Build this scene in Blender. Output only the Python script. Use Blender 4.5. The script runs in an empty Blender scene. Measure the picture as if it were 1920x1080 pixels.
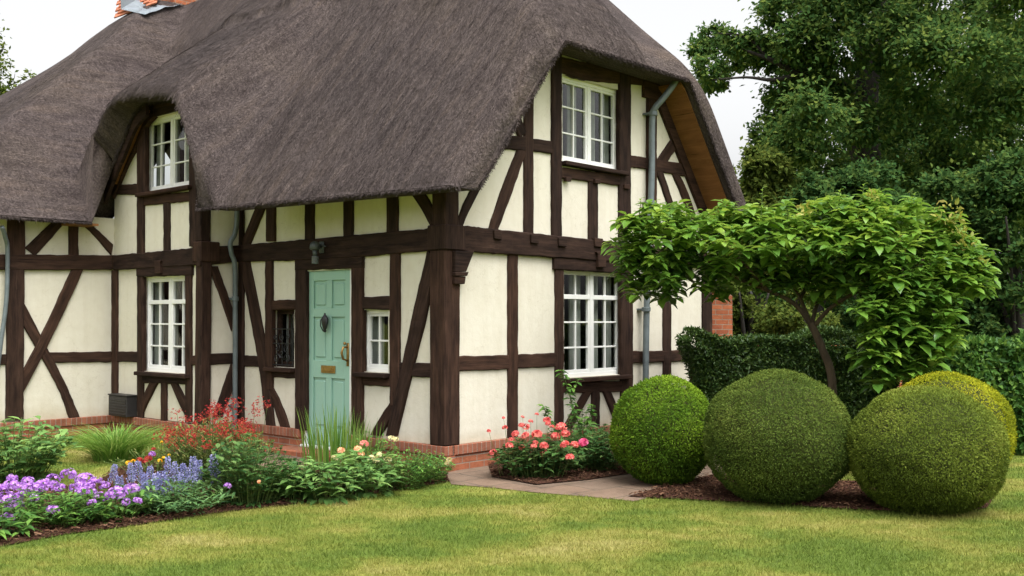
import bpy, bmesh, math, random
import numpy as np
from mathutils import Vector, Matrix
from mathutils.geometry import tessellate_polygon
random.seed(7); RNG = np.random.default_rng(11)
scn = bpy.context.scene
COL = scn.collection
rad = math.radians

# ------------------------------------------------------------------ camera
F = 1920.0; TH = math.atan(60/F); CH = 1.6
cam = bpy.data.objects.new('camera', bpy.data.cameras.new('camera')); COL.objects.link(cam)
cam.location = (0, 0, CH); cam.rotation_euler = (math.pi/2+TH, 0, 0)
cam.data.sensor_width = 36; cam.data.lens = 36*F/1920; cam.data.clip_end = 3000
scn.camera = cam

# measuring helpers: real surfaces are laid out in metres from sight lines onto known planes
CAMP = np.array([0, 0, CH])
FW = np.array([0, math.cos(TH), math.sin(TH)]); UP = np.array([0, -math.sin(TH), math.cos(TH)])
def ray(px, py): return np.array([(px-960)/F, 0, 0])+UP*(540-py)/F+FW
def ground(px, py, z=0.0):
    d = ray(px, py); return CAMP+d*((z-CH)/d[2])
def at(px, py, depth):
    d = ray(px, py); return CAMP+d*(depth/d[1])
def gdepth(py): return ground(960, py)[1]
dE = np.array([.6713, .7412, 0]); dE /= np.linalg.norm(dE); dD = np.array([-dE[1], dE[0], 0])
HC = ground(834, 885); HC[2] = 0; HROT = math.atan2(dE[1], dE[0])
def loc(p): q = np.asarray(p, float)-HC; return np.array([q@dE, q@dD, q[2]])
def wpos(u, v, z=0): return HC+dE*u+dD*v+np.array([0, 0, z])
CL = loc(CAMP)
def rl(px, py): d = ray(px, py); return np.array([d@dE, d@dD, d[2]])
def onU(u0, p): d = rl(*p); return CL+d*((u0-CL[0])/d[0])
def onV(v0, p): d = rl(*p); return CL+d*((v0-CL[1])/d[1])
VC = 3.855; UB = -0.547; VA = 6.228; EW = 5.2
# wall name: (axis fixed, value, running axis)
WALL = {'D': (0, 0.0, 1), 'E': (1, 0.0, 0), 'C': (1, VC, 0), 'B': (0, UB, 1), 'A': (1, VA, 0)}
def wp(w, p, off=0.0):            # image measure -> (a, z) on wall
    ax, val, run = WALL[w]
    q = onU(val-off, p) if ax == 0 else onV(val-off, p)
    return (q[run], q[2])
def w3(w, a, z, off=0.0):         # (a, z, off) -> house local
    ax, val, run = WALL[w]
    return (val-off, a, z) if ax == 0 else (a, val-off, z)

# ------------------------------------------------------------------ materials
def newmat(name):
    m = bpy.data.materials.new(name); m.use_nodes = True
    nt = m.node_tree; b = nt.nodes['Principled BSDF']
    return m, nt, b
def nd(nt, typ, **kw):
    n = nt.nodes.new(typ)
    for k, v in kw.items():
        if k in n.inputs.keys() if isinstance(k, str) else False: n.inputs[k].default_value = v
        else: setattr(n, k, v)
    return n
def coords(nt, kind='Object', scale=(1, 1, 1), rot=(0, 0, 0)):
    t = nt.nodes.new('ShaderNodeTexCoord'); mp = nt.nodes.new('ShaderNodeMapping')
    mp.inputs['Scale'].default_value = scale; mp.inputs['Rotation'].default_value = rot
    nt.links.new(t.outputs[kind], mp.inputs['Vector']); return mp.outputs['Vector']
def noise(nt, vec, scale, detail=4, rough=.55, dist=0):
    n = nt.nodes.new('ShaderNodeTexNoise'); n.inputs['Scale'].default_value = scale
    n.inputs['Detail'].default_value = detail; n.inputs['Roughness'].default_value = rough
    n.inputs['Distortion'].default_value = dist
    if vec is not None: nt.links.new(vec, n.inputs['Vector'])
    return n.outputs['Fac']
def ramp(nt, fac, stops):
    r = nt.nodes.new('ShaderNodeValToRGB'); e = r.color_ramp.elements
    while len(e) < len(stops): e.new(.5)
    for k, (p, c) in enumerate(stops):
        e[k].position = p; e[k].color = (*c, 1) if len(c) == 3 else c
    nt.links.new(fac, r.inputs['Fac']); return r.outputs['Color']
def mixc(nt, fac, a, b, typ='MIX'):
    m = nt.nodes.new('ShaderNodeMix'); m.data_type = 'RGBA'; m.blend_type = typ
    def put(i, v):
        s = m.inputs[i]
        if hasattr(v, 'is_output'): nt.links.new(v, s)
        elif isinstance(v, (tuple, list)): s.default_value = (*v, 1) if len(v) == 3 else v
        else: s.default_value = v
    put(0, fac); put(6, a); put(7, b); return m.outputs[2]
def bump(nt, b, h, strength=.3, dist=.02):
    n = nt.nodes.new('ShaderNodeBump'); n.inputs['Strength'].default_value = strength
    n.inputs['Distance'].default_value = dist; nt.links.new(h, n.inputs['Height'])
    nt.links.new(n.outputs['Normal'], b.inputs['Normal'])
def plain(name, col, rough=.6, metal=0, spec=.5, var=0.0, vs=20):
    m, nt, b = newmat(name)
    b.inputs['Roughness'].default_value = rough; b.inputs['Metallic'].default_value = metal
    b.inputs['Specular IOR Level'].default_value = spec
    if var:
        f = noise(nt, coords(nt), vs, 5)
        c = ramp(nt, f, [(.3, tuple(x*(1-var) for x in col)), (.7, tuple(min(1, x*(1+var)) for x in col))])
        nt.links.new(c, b.inputs['Base Color'])
    else: b.inputs['Base Color'].default_value = (*col, 1)
    return m
def leafmat(name, cols, rough=.5, trans=.3, spec=.2):
    m, nt, b = newmat(name)
    a = nt.nodes.new('ShaderNodeAttribute'); a.attribute_name = 'rnd'
    n = len(cols); c = ramp(nt, a.outputs['Fac'], [(i/(n-1), cc) for i, cc in enumerate(cols)])
    nt.links.new(c, b.inputs['Base Color']); b.inputs['Roughness'].default_value = rough
    b.inputs['Specular IOR Level'].default_value = spec
    if trans:
        t = nt.nodes.new('ShaderNodeBsdfTranslucent'); h = nt.nodes.new('ShaderNodeHueSaturation')
        h.inputs['Hue'].default_value = .48; h.inputs['Value'].default_value = 1.5; nt.links.new(c, h.inputs['Color'])
        nt.links.new(h.outputs['Color'], t.inputs['Color'])
        x = nt.nodes.new('ShaderNodeMixShader'); x.inputs[0].default_value = trans
        nt.links.new(b.outputs[0], x.inputs[1]); nt.links.new(t.outputs[0], x.inputs[2])
        nt.links.new(x.outputs[0], nt.nodes['Material Output'].inputs['Surface'])
    return m

def m_plaster():
    m, nt, b = newmat('cream_plaster'); v = coords(nt)
    f = noise(nt, v, 1.6, 5, .6); g = noise(nt, v, 9, 4, .6)
    c = ramp(nt, f, [(.3, (.61, .565, .465)), (.55, (.655, .615, .515)), (.75, (.68, .645, .55))])
    c = mixc(nt, .25, c, ramp(nt, g, [(.35, (.59, .545, .44)), (.6, (.69, .655, .56))]))
    geo = nt.nodes.new('ShaderNodeSeparateXYZ'); nt.links.new(v, geo.inputs[0])   # splash stain near the plinth, ragged
    ad = nt.nodes.new('ShaderNodeMath'); ad.operation = 'MULTIPLY_ADD'; ad.inputs[1].default_value = .35
    nt.links.new(f, ad.inputs[0]); nt.links.new(geo.outputs[2], ad.inputs[2])
    st = ramp(nt, ad.outputs[0], [(.42, (.62, .54, .40)), (.62, (1, 1, 1))])
    c = mixc(nt, .5, c, st, 'MULTIPLY')
    rn = noise(nt, coords(nt, 'Object', (9, 9, .55)), 1, 5, .7)   # faint rain runs and hairline cracks
    c = mixc(nt, .28, c, ramp(nt, rn, [(.30, (.80, .77, .70)), (.52, (1, 1, 1))]), 'MULTIPLY')
    vc = nt.nodes.new('ShaderNodeTexVoronoi'); vc.feature = 'DISTANCE_TO_EDGE'; vc.inputs['Scale'].default_value = 1.3
    wv = nt.nodes.new('ShaderNodeVectorMath'); nz = nt.nodes.new('ShaderNodeTexNoise'); nz.inputs['Scale'].default_value = 3; nz.inputs['Detail'].default_value = 5; nt.links.new(v, nz.inputs['Vector'])
    nt.links.new(v, wv.inputs[0]); nt.links.new(nz.outputs['Color'], wv.inputs[1]); nt.links.new(wv.outputs[0], vc.inputs['Vector'])
    c = mixc(nt, .35, c, ramp(nt, vc.outputs['Distance'], [(0, (.62, .58, .5)), (.006, (1, 1, 1))]), 'MULTIPLY')
    nt.links.new(c, b.inputs['Base Color']); b.inputs['Roughness'].default_value = .85
    b.inputs['Specular IOR Level'].default_value = .2
    bump(nt, b, noise(nt, v, 14, 6, .65), .35, .012); return m
def m_timber(name, c0, c1, c2):
    m, nt, b = newmat(name)
    uv = coords(nt, 'UV', (1.5, 45, 1)); uv2 = coords(nt, 'UV', (2.2, 9, 1))
    g = noise(nt, uv, 1.0, 6, .65, .6); k = noise(nt, uv2, 1.3, 4, .6)
    c = ramp(nt, g, [(.3, c0), (.55, c1), (.75, c2)])
    c = mixc(nt, .45, c, ramp(nt, k, [(.35, c0), (.7, c2)]))
    oi = nt.nodes.new('ShaderNodeObjectInfo'); c = mixc(nt, 1, c, ramp(nt, oi.outputs['Random'], [(0, (.72, .74, .78)), (.5, (1, 1, 1)), (1, (1.3, 1.2, 1.12))]), 'MULTIPLY')
    wn = noise(nt, coords(nt, 'UV', (.9, 5, 1)), 1.1, 5, .7); wf = ramp(nt, wn, [(.60, (0, 0, 0)), (.74, (1, 1, 1))]); wm = nt.nodes.new('ShaderNodeMath'); wm.operation = 'MULTIPLY'; wm.inputs[1].default_value = .42; nt.links.new(wf, wm.inputs[0])
    c = mixc(nt, wm.outputs[0], c, (c2[0]*1.7, c2[1]*1.75, c2[2]*1.8))
    cr = noise(nt, coords(nt, 'UV', (.8, 60, 1)), 1.0, 3, .6, 1.0); c = mixc(nt, 1, c, ramp(nt, cr, [(.30, (.25, .25, .25)), (.36, (1, 1, 1))]), 'MULTIPLY')
    nt.links.new(c, b.inputs['Base Color']); b.inputs['Roughness'].default_value = .8
    b.inputs['Specular IOR Level'].default_value = .12
    bump(nt, b, g, .5, .01); return m
def m_thatch():
    m, nt, b = newmat('weathered_thatch'); v = coords(nt)
    big = noise(nt, v, .55, 4, .6); sp = noise(nt, coords(nt, 'Object', (30, 80, 30)), 1, 3, .7)
    st = noise(nt, coords(nt, 'Object', (2.6, 26, 2.6)), 1, 5, .75); fine = noise(nt, v, 130, 2, .6)
    c = ramp(nt, st, [(.30, (.047, .037, .035)), (.52, (.084, .067, .063)), (.72, (.142, .116, .107))])
    c = mixc(nt, .5, c, ramp(nt, sp, [(.36, (.025, .020, .019)), (.52, (.082, .066, .063)), (.72, (.21, .173, .157))]))
    c = mixc(nt, .55, c, ramp(nt, big, [(.33, (.66, .65, .70)), (.52, (1, .96, .97)), (.70, (1.08, 1.03, .90))]), 'MULTIPLY')
    bs = noise(nt, coords(nt, 'Object', (1.1, 8.5, 1.1)), 1, 4, .65, .4)   # bundles of straw laid down the slope
    c = mixc(nt, .8, c, ramp(nt, bs, [(.34, (.66, .64, .65)), (.52, (1, 1, 1)), (.68, (1.22, 1.17, 1.08))]), 'MULTIPLY')
    nt.links.new(c, b.inputs['Base Color']); b.inputs['Roughness'].default_value = .92
    b.inputs['Specular IOR Level'].default_value = .12
    ad = nt.nodes.new('ShaderNodeMath'); ad.operation = 'ADD'; nt.links.new(sp, ad.inputs[0]); nt.links.new(st, ad.inputs[1]); ad2 = nt.nodes.new('ShaderNodeMath'); ad2.operation = 'MULTIPLY_ADD'; ad2.inputs[1].default_value = 1.5; nt.links.new(bs, ad2.inputs[0]); nt.links.new(ad.outputs[0], ad2.inputs[2])
    bump(nt, b, ad2.outputs[0], .9, .035); return m
def m_brick(name, bw, bh, c1, c2, mortar, off=.5):
    m, nt, b = newmat(name); uv = coords(nt, 'UV')
    t = nt.nodes.new('ShaderNodeTexBrick'); nt.links.new(uv, t.inputs['Vector'])
    t.offset = off; t.inputs['Scale'].default_value = 1; t.inputs['Brick Width'].default_value = bw
    t.inputs['Row Height'].default_value = bh; t.inputs['Mortar Size'].default_value = .006
    t.inputs['Mortar Smooth'].default_value = .3; t.inputs['Bias'].default_value = -.1
    t.inputs['Color1'].default_value = (*c1, 1); t.inputs['Color2'].default_value = (*c2, 1); t.inputs['Mortar'].default_value = (*mortar, 1)
    n = noise(nt, uv, 7, 5, .7)
    c = mixc(nt, .6, t.outputs['Color'], ramp(nt, n, [(.3, (.45, .42, .40)), (.6, (1, 1, 1)), (.8, (1.0, .92, .85))]), 'MULTIPLY')
    nt.links.new(c, b.inputs['Base Color']); b.inputs['Roughness'].default_value = .88
    b.inputs['Specular IOR Level'].default_value = .2
    sub = nt.nodes.new('ShaderNodeMath'); sub.operation = 'MULTIPLY_ADD'; sub.inputs[1].default_value = -1
    nt.links.new(t.outputs['Fac'], sub.inputs[0]); nt.links.new(noise(nt, uv, 60, 4, .7), sub.inputs[2])
    bump(nt, b, sub.outputs[0], .6, .008); return m
def lawn_color(nt, blades=False):
    v = coords(nt)
    f = noise(nt, coords(nt, 'Object', (.75, 1.15, 1)), .95, 5, .55, .3); g = noise(nt, coords(nt, 'Object', (.9, 1.6, 1)), 3.4, 5, .65)
    a = nt.nodes.new('ShaderNodeMath'); a.operation = 'MULTIPLY_ADD'; a.inputs[1].default_value = .38
    nt.links.new(g, a.inputs[0]); nt.links.new(f, a.inputs[2])
    return ramp(nt, a.outputs[0], [(.56, (.115, .170, .028)), (.68, (.172, .210, .037)), (.785, (.258, .254, .060)), (.92, (.37, .33, .125))])
def m_lawn():
    m, nt, b = newmat('lawn_turf'); v = coords(nt)
    c = lawn_color(nt); n = noise(nt, v, 55, 4, .7)
    c = mixc(nt, .7, c, ramp(nt, n, [(.3, (.5, .55, .4)), (.6, (1, 1, 1))]), 'MULTIPLY')
    nt.links.new(c, b.inputs['Base Color']); b.inputs['Roughness'].default_value = .9
    b.inputs['Specular IOR Level'].default_value = .1
    bump(nt, b, n, .8, .03); return m
def m_blades():
    m, nt, b = newmat('grass_blades'); c = lawn_color(nt)
    a = nt.nodes.new('ShaderNodeAttribute'); a.attribute_name = 'rnd'
    c = mixc(nt, .75, c, ramp(nt, a.outputs['Fac'], [(0, (.78, .84, .68)), (.6, (1, 1, 1)), (.95, (1.05, 1.0, .92)), (1, (1.5, 1.3, 1.25))]), 'MULTIPLY')
    nt.links.new(c, b.inputs['Base Color']); b.inputs['Roughness'].default_value = .6
    b.inputs['Specular IOR Level'].default_value = .25
    t = nt.nodes.new('ShaderNodeBsdfTranslucent'); nt.links.new(c, t.inputs['Color'])
    x = nt.nodes.new('ShaderNodeMixShader'); x.inputs[0].default_value = .3
    nt.links.new(b.outputs[0], x.inputs[1]); nt.links.new(t.outputs[0], x.inputs[2])
    nt.links.new(x.outputs[0], nt.nodes['Material Output'].inputs['Surface']); return m
def m_mulch():
    m, nt, b = newmat('bark_mulch'); v = coords(nt)
    t = nt.nodes.new('ShaderNodeTexVoronoi'); t.inputs['Scale'].default_value = 45; nt.links.new(v, t.inputs['Vector'])
    c = mixc(nt, .8, ramp(nt, noise(nt, v, 30, 5, .7), [(.3, (.022, .012, .008)), (.6, (.085, .042, .027)), (.8, (.17, .095, .06))]), t.outputs['Color'], 'SOFT_LIGHT')
    h = nt.nodes.new('ShaderNodeHueSaturation'); h.inputs['Saturation'].default_value = .8; nt.links.new(c, h.inputs['Color'])
    c = mixc(nt, .75, h.outputs['Color'], (.072, .034, .021))
    nt.links.new(c, b.inputs['Base Color']); b.inputs['Roughness'].default_value = .95
    b.inputs['Specular IOR Level'].default_value = .05; bump(nt, b, t.outputs['Distance'], 1.0, .04); return m
def m_paving():
    m, nt, b = newmat('stone_paving'); uv = coords(nt, 'Object', (1, 1, 1), (0, 0, rad(-42)))
    wv = nt.nodes.new('ShaderNodeTexNoise'); wv.inputs['Scale'].default_value = 2; nt.links.new(uv, wv.inputs['Vector'])
    ws = nt.nodes.new('ShaderNodeVectorMath'); ws.operation = 'SCALE'; ws.inputs['Scale'].default_value = .16; nt.links.new(wv.outputs['Color'], ws.inputs[0])
    wa = nt.nodes.new('ShaderNodeVectorMath'); nt.links.new(uv, wa.inputs[0]); nt.links.new(ws.outputs[0], wa.inputs[1])
    t = nt.nodes.new('ShaderNodeTexBrick'); nt.links.new(wa.outputs[0], t.inputs['Vector'])
    t.inputs['Scale'].default_value = 1; t.inputs['Brick Width'].default_value = .62; t.inputs['Row Height'].default_value = .42
    t.inputs['Mortar Size'].default_value = .012; t.inputs['Mortar Smooth'].default_value = .5
    t.inputs['Color1'].default_value = (.175, .120, .086, 1); t.inputs['Color2'].default_value = (.15, .110, .082, 1); t.inputs['Mortar'].default_value = (.10, .078, .06, 1)
    n = noise(nt, uv, 3.0, 6, .7)
    c = mixc(nt, .75, t.outputs['Color'], ramp(nt, n, [(.3, (.55, .52, .48)), (.55, (1, .98, .95)), (.75, (1.1, 1.05, .98))]), 'MULTIPLY')
    nt.links.new(c, b.inputs['Base Color']); b.inputs['Roughness'].default_value = .85
    b.inputs['Specular IOR Level'].default_value = .25
    s = nt.nodes.new('ShaderNodeMath'); s.operation = 'SUBTRACT'; nt.links.new(noise(nt, uv, 25, 5, .7), s.inputs[0]); nt.links.new(t.outputs['Fac'], s.inputs[1])
    bump(nt, b, s.outputs[0], .6, .012); return m
def m_glass():
    m, nt, b = newmat('window_glass'); nt.nodes.remove(b)
    g = nt.nodes.new('ShaderNodeBsdfGlossy'); g.inputs['Roughness'].default_value = .02
    t = nt.nodes.new('ShaderNodeBsdfTransparent'); t.inputs['Color'].default_value = (.86, .9, .88, 1)
    lw = nt.nodes.new('ShaderNodeLayerWeight'); lw.inputs['Blend'].default_value = .5
    pw = nt.nodes.new('ShaderNodeMath'); pw.operation = 'POWER'; pw.inputs[1].default_value = 4.0; nt.links.new(lw.outputs['Facing'], pw.inputs[0])
    fr = nt.nodes.new('ShaderNodeMath'); fr.operation = 'MULTIPLY_ADD'; fr.inputs[1].default_value = .8; fr.inputs[2].default_value = .075; nt.links.new(pw.outputs[0], fr.inputs[0])
    n = nt.nodes.new('ShaderNodeBump'); n.inputs['Strength'].default_value = .06; n.inputs['Distance'].default_value = .02
    nt.links.new(noise(nt, coords(nt), 5, 2), n.inputs['Height']); nt.links.new(n.outputs[0], g.inputs['Normal'])
    x = nt.nodes.new('ShaderNodeMixShader'); nt.links.new(fr.outputs[0], x.inputs[0])
    nt.links.new(t.outputs[0], x.inputs[1]); nt.links.new(g.outputs[0], x.inputs[2])
    nt.links.new(x.outputs[0], nt.nodes['Material Output'].inputs['Surface']); return m
def m_bark(name, c0, c1):
    m, nt, b = newmat(name); v = coords(nt, 'Object', (9, 9, 2))
    n = noise(nt, v, 1, 6, .7); nt.links.new(ramp(nt, n, [(.35, c0), (.7, c1)]), b.inputs['Base Color'])
    b.inputs['Roughness'].default_value = .95; bump(nt, b, n, .9, .04); return m

M = {}
M['plaster'] = m_plaster()
M['timber'] = m_timber('dark_oak', (.011, .0065, .005), (.030, .0162, .012), (.075, .042, .029))
M['soffit'] = m_timber('brown_boarding', (.13, .060, .022), (.19, .088, .033), (.26, .13, .055))
M['thatch'] = m_thatch()
M['brick'] = m_brick('plinth_brick', .225, .073, (.36, .125, .065), (.25, .085, .05), (.30, .24, .19))
M['header'] = m_brick('plinth_header_brick', .072, .4, (.33, .125, .075), (.24, .09, .055), (.30, .23, .18), 0)
M['oldbrick'] = m_brick('old_orange_brick', .225, .073, (.42, .135, .06), (.30, .09, .045), (.3, .24, .18))
M['white'] = plain('white_gloss_paint', (.80, .80, .78), .35, 0, .5, .03, 6)
M['door'] = plain('sea_green_paint', (.27, .46, .37), .38, 0, .5, .035, 4)
M['glass'] = m_glass()
M['curtain'] = plain('net_curtain', (.36, .365, .34), .9, 0, .1, .12, 9)
M['dark'] = plain('room_dark', (.03, .028, .025), .95, 0, .1)
M['iron'] = plain('black_iron', (.012, .012, .014), .45, 0, .5, .3, 40)
M['brass'] = plain('aged_brass', (.36, .22, .075), .38, .9, .5, .25, 30)
M['zinc'] = plain('grey_painted_pipe', (.13, .155, .165), .5, .15, .4, .22, 7)
M['lead'] = plain('lead_sheet', (.36, .40, .44), .55, .1, .4, .12, 8)
M['lamp'] = plain('grey_lamp_metal', (.075, .088, .088), .5, .3, .4, .2, 20)
M['lens'] = plain('ribbed_glass', (.13, .14, .145), .3, 0, .6)
M['tile'] = plain('clay_roof_tile', (.36, .135, .075), .85, 0, .2, .4, 9)
M['box'] = plain('dark_plastic', (.022, .020, .020), .5, 0, .4, .2, 12)
M['lawn'] = m_lawn(); M['blades'] = m_blades(); M['mulch'] = m_mulch(); M['paving'] = m_paving()
M['bark'] = m_bark('oak_bark', (.010, .008, .006), (.034, .028, .022))
M['bark2'] = m_bark('smooth_bark', (.045, .032, .02), (.12, .085, .052))
M['stem'] = plain('green_stem', (.10, .15, .04), .7, 0, .2, .2, 20)

# ------------------------------------------------------------------ objects
def prop(o, label=None, cat=None, group=None, kind=None):
    if label: o['label'] = label
    if cat: o['category'] = cat
    if group: o['group'] = group
    if kind: o['kind'] = kind
    return o
def thing(name, pos, label, cat, group=None):
    o = bpy.data.objects.new(name, None); COL.objects.link(o); o.location = pos; o.empty_display_size = .2
    return prop(o, label, cat, group)
def link(name, me, mat, parent=None):
    o = bpy.data.objects.new(name, me); COL.objects.link(o)
    if mat is not None and not me.materials: me.materials.append(mat)
    if parent is not None: o.parent = parent
    return o
def mesh_np(name, V, faces, rnd=None, smooth=False):
    V = np.asarray(V, dtype=np.float32); me = bpy.data.meshes.new(name)
    me.vertices.add(len(V)); me.vertices.foreach_set('co', V.ravel())
    fl = [np.asarray(f, dtype=np.int32) for f in faces if len(f)]
    idx = np.concatenate([f.ravel() for f in fl]); tot = np.concatenate([np.full(len(f), f.shape[1], np.int32) for f in fl])
    st = np.concatenate([[0], np.cumsum(tot)[:-1]]).astype(np.int32)
    me.loops.add(len(idx)); me.loops.foreach_set('vertex_index', idx)
    me.polygons.add(len(tot)); me.polygons.foreach_set('loop_start', st); me.polygons.foreach_set('loop_total', tot)
    if smooth: me.polygons.foreach_set('use_smooth', np.ones(len(tot), bool))
    me.update(calc_edges=True)
    if rnd is not None:
        a = me.attributes.new('rnd', 'FLOAT', 'POINT'); a.data.foreach_set('value', np.asarray(rnd, np.float32))
    return me
def boxuv(me):
    uv = me.uv_layers.new(name='UVMap') if not me.uv_layers else me.uv_layers[0]
    for p in me.polygons:
        n = p.normal; ax = max(range(3), key=lambda i: abs(n[i]))
        for li in p.loop_indices:
            c = me.vertices[me.loops[li].vertex_index].co
            uv.data[li].uv = (c.y, c.z) if ax == 0 else ((c.x, c.z) if ax == 1 else (c.x, c.y))
def bm_obj(name, bm, mat, parent=None, uv=True, smooth=False):
    me = bpy.data.meshes.new(name); bmesh.ops.recalc_face_normals(bm, faces=bm.faces[:]); bm.to_mesh(me); bm.free()
    if uv: boxuv(me)
    if smooth: me.polygons.foreach_set('use_smooth', np.ones(len(me.polygons), bool))
    return link(name, me, mat, parent)
def add_box(bm, x0, x1, y0, y1, z0, z1, bevel=0.0, jit=0.0):
    ret = bmesh.ops.create_cube(bm, size=1)
    vs = ret['verts']
    for v in vs:
        v.co = (x0+(v.co.x+.5)*(x1-x0), y0+(v.co.y+.5)*(y1-y0), z0+(v.co.z+.5)*(z1-z0))
        if jit: v.co += Vector((random.uniform(-jit, jit) for _ in range(3)))
    if bevel:
        es = {e for v in vs for e in v.link_edges}
        bmesh.ops.bevel(bm, geom=list(es), offset=bevel, segments=1, affect='EDGES', profile=.5)
def wbox(bm, w, a0, a1, z0, z1, o0, o1, bevel=0.0):   # box on a wall: o0 < o1 distance out of the wall
    p = w3(w, a0, z0, o1); q = w3(w, a1, z1, o0)
    add_box(bm, min(p[0], q[0]), max(p[0], q[0]), min(p[1], q[1]), max(p[1], q[1]), min(z0, z1), max(z0, z1), bevel)
def add_tube(bm, pts, r, seg=8, cap=True):
    pts = [Vector(p) for p in pts]; rings = []; n = len(pts)
    rs = r if hasattr(r, '__len__') else [r]*n
    ref = None
    for i, p in enumerate(pts):
        d = (pts[min(i+1, n-1)]-pts[max(i-1, 0)]).normalized()
        if ref is None:
            ref = d.orthogonal().normalized()
        ref = (ref-d*ref.dot(d)).normalized(); s = d.cross(ref)
        rings.append([bm.verts.new(p+(ref*math.cos(2*math.pi*k/seg)+s*math.sin(2*math.pi*k/seg))*rs[i]) for k in range(seg)])
    for a, b in zip(rings, rings[1:]):
        for k in range(seg): bm.faces.new((a[k], a[(k+1) % seg], b[(k+1) % seg], b[k]))
    if cap: bm.faces.new(rings[0][::-1]); bm.faces.new(rings[-1])
def add_lathe(bm, prof, c=(0, 0, 0), seg=16, rx=1, ry=1):
    rings = [[bm.verts.new((c[0]+r*rx*math.cos(2*math.pi*k/seg), c[1]+r*ry*math.sin(2*math.pi*k/seg), c[2]+z)) for k in range(seg)] for r, z in prof]
    for a, b in zip(rings, rings[1:]):
        for k in range(seg): bm.faces.new((a[k], a[(k+1) % seg], b[(k+1) % seg], b[k]))
    bm.faces.new(rings[0][::-1]); bm.faces.new(rings[-1])
def spline(pts, n):
    P = [np.asarray(p, float) for p in pts]
    if len(P) == 2: return [P[0]+(P[1]-P[0])*t for t in np.linspace(0, 1, n)]
    P = [2*P[0]-P[1]]+P+[2*P[-1]-P[-2]]; out = []
    m = len(P)-3
    for t in np.linspace(0, m, n):
        i = min(int(t), m-1); s = t-i; a, b, c, d = P[i:i+4]
        out.append(.5*(2*b+(c-a)*s+(2*a-5*b+4*c-d)*s*s+(3*b-a-3*c+d)*s**3))
    return out

# ------------------------------------------------------------------ the cottage
H = thing('thatched_cottage', tuple(HC), 'timber framed cream cottage with thick brown thatched roof and sea green door', 'house')
H.rotation_euler = (0, 0, HROT)

# --- thatch surface functions (house local metres)
def smax(a, b, k): h = np.clip(.5+.5*(a-b)/k, 0, 1); return b+(a-b)*h+k*h*(1-h)
def smin(a, b, k): return -smax(-a, -b, k)
DU = -1.05
def ue(v): return -.42-.155*np.clip(v+.5, 0, 3.9)
def f_front(u, v):
    return 2.95+1.3*(u-ue(v))
def f_back(u, v): return 3.47+1.3*(5.50-u)
def f_hip(u, v): return 4.86+1.2*(v+.5)
PV = ([-.6, 2.3, 2.85, 3.17, 3.36, 3.63, 3.82, 4.5, 5.2, 5.55, 6.0, 6.6, 7.4, 12.4], [-5, 1.7, 2.8, 3.40, 3.77, 4.30, 4.48, 4.55, 4.62, 4.52, 4.0, 3.32, 2.4, -4])
TV = ([3.0, 3.3, 3.6, 3.9, 5.0, 5.3, 5.6, 6.2], [.70, .70, .50, .32, .32, .45, .70, .75])
def sprof(v, tab):
    acc = 0
    for d in (-.12, -.06, 0, .06, .12): acc = acc+np.interp(v+d, *tab)
    return acc/5
def f_dorm(u, v):
    ve = np.where(v > 4.8, 4.8+(v-4.8)/(1+.40*np.clip(u-DU-.1, 0, 4)), v)
    return smin(smin(sprof(ve, PV)+.74*(u-DU), f_back(u, v)-.1, .2), 6.6+0*u, .3)
def f_wing(u, v):
    return smin(smin(smin(2.93+1.32*(v-5.85), 2.95+.84*(u+3.5), .2), 2.9+1.3*(12.6-v), .25), f_back(u, v), .25)
def f_main(u, v): return smin(smin(f_front(u, v), f_back(u, v), .25), f_hip(u, v), .35)
def hash_noise(u, v):
    return (np.sin(u*1.9+v*1.3+.5)*np.sin(v*2.3-u*.7)*.022+np.sin(u*5.1+1.7*np.sin(v*2.1))*np.sin(v*4.3+u*1.1)*.010
            +np.sin(v*11+2*np.sin(u*3.1))*.004)
def z_raw(u, v):
    m = f_main(u, v); w = np.where(v > 5.6, f_wing(u, v), -9.0); m = smax(m, np.where(v > 5.84, w, -9), .18)
    d = np.where(u >= DU-1e-6, f_dorm(u, v), -9.0); k = .05+.5*np.clip((u-DU)/.8, 0, 1)
    return smax(m, d, k)
def z_bot(u, v):
    fr = f_front(u, v)-.55; bk = f_back(u, v)-.66; hp = np.maximum(f_hip(u, v)-.6, 4.76)
    m = np.minimum(np.minimum(fr, bk), hp); m = np.maximum(m, np.where(v > 5.84, f_wing(u, v)-.55, -9))
    d = f_dorm(u, v)-np.interp(v, *TV)
    d = np.where((v > 3.1) & (v < 6.3) & (u >= DU-1e-6), d, -9)
    m = np.maximum(m, d)
    return np.maximum(m, 2.93)
def droop(d, R): x = np.clip(1-d/R, 0, 1); return R*(1-np.sqrt(np.clip(1-x*x, 0, 1)))
UMAX = 5.92
def umin(v): return np.where(v < 3.25, ue(v), DU)
def z_top(u, v):
    z = z_raw(u, v)+hash_noise(u, v)
    # ridge capping: a second thickness of straw with a scalloped lower edge
    lim = 5.88+.045*(v-3.4)+.12*np.abs(np.sin(v*1.15+.5)); z = z+.11*np.clip((z-lim)/.02, 0, 1)*np.clip(v-1.0, 0, 1)*np.where(v > 6.0, np.clip((u-.45)/.5, 0, 1), 1)
    z = z-droop(v+.5, .26)-droop(np.where(v < 5.849, u-umin(v), 9), .10)
    z = z-droop(np.where((u < DU), v-5.85, 9), .10)
    return np.maximum(z, z_bot(u, v)+.02)
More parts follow.
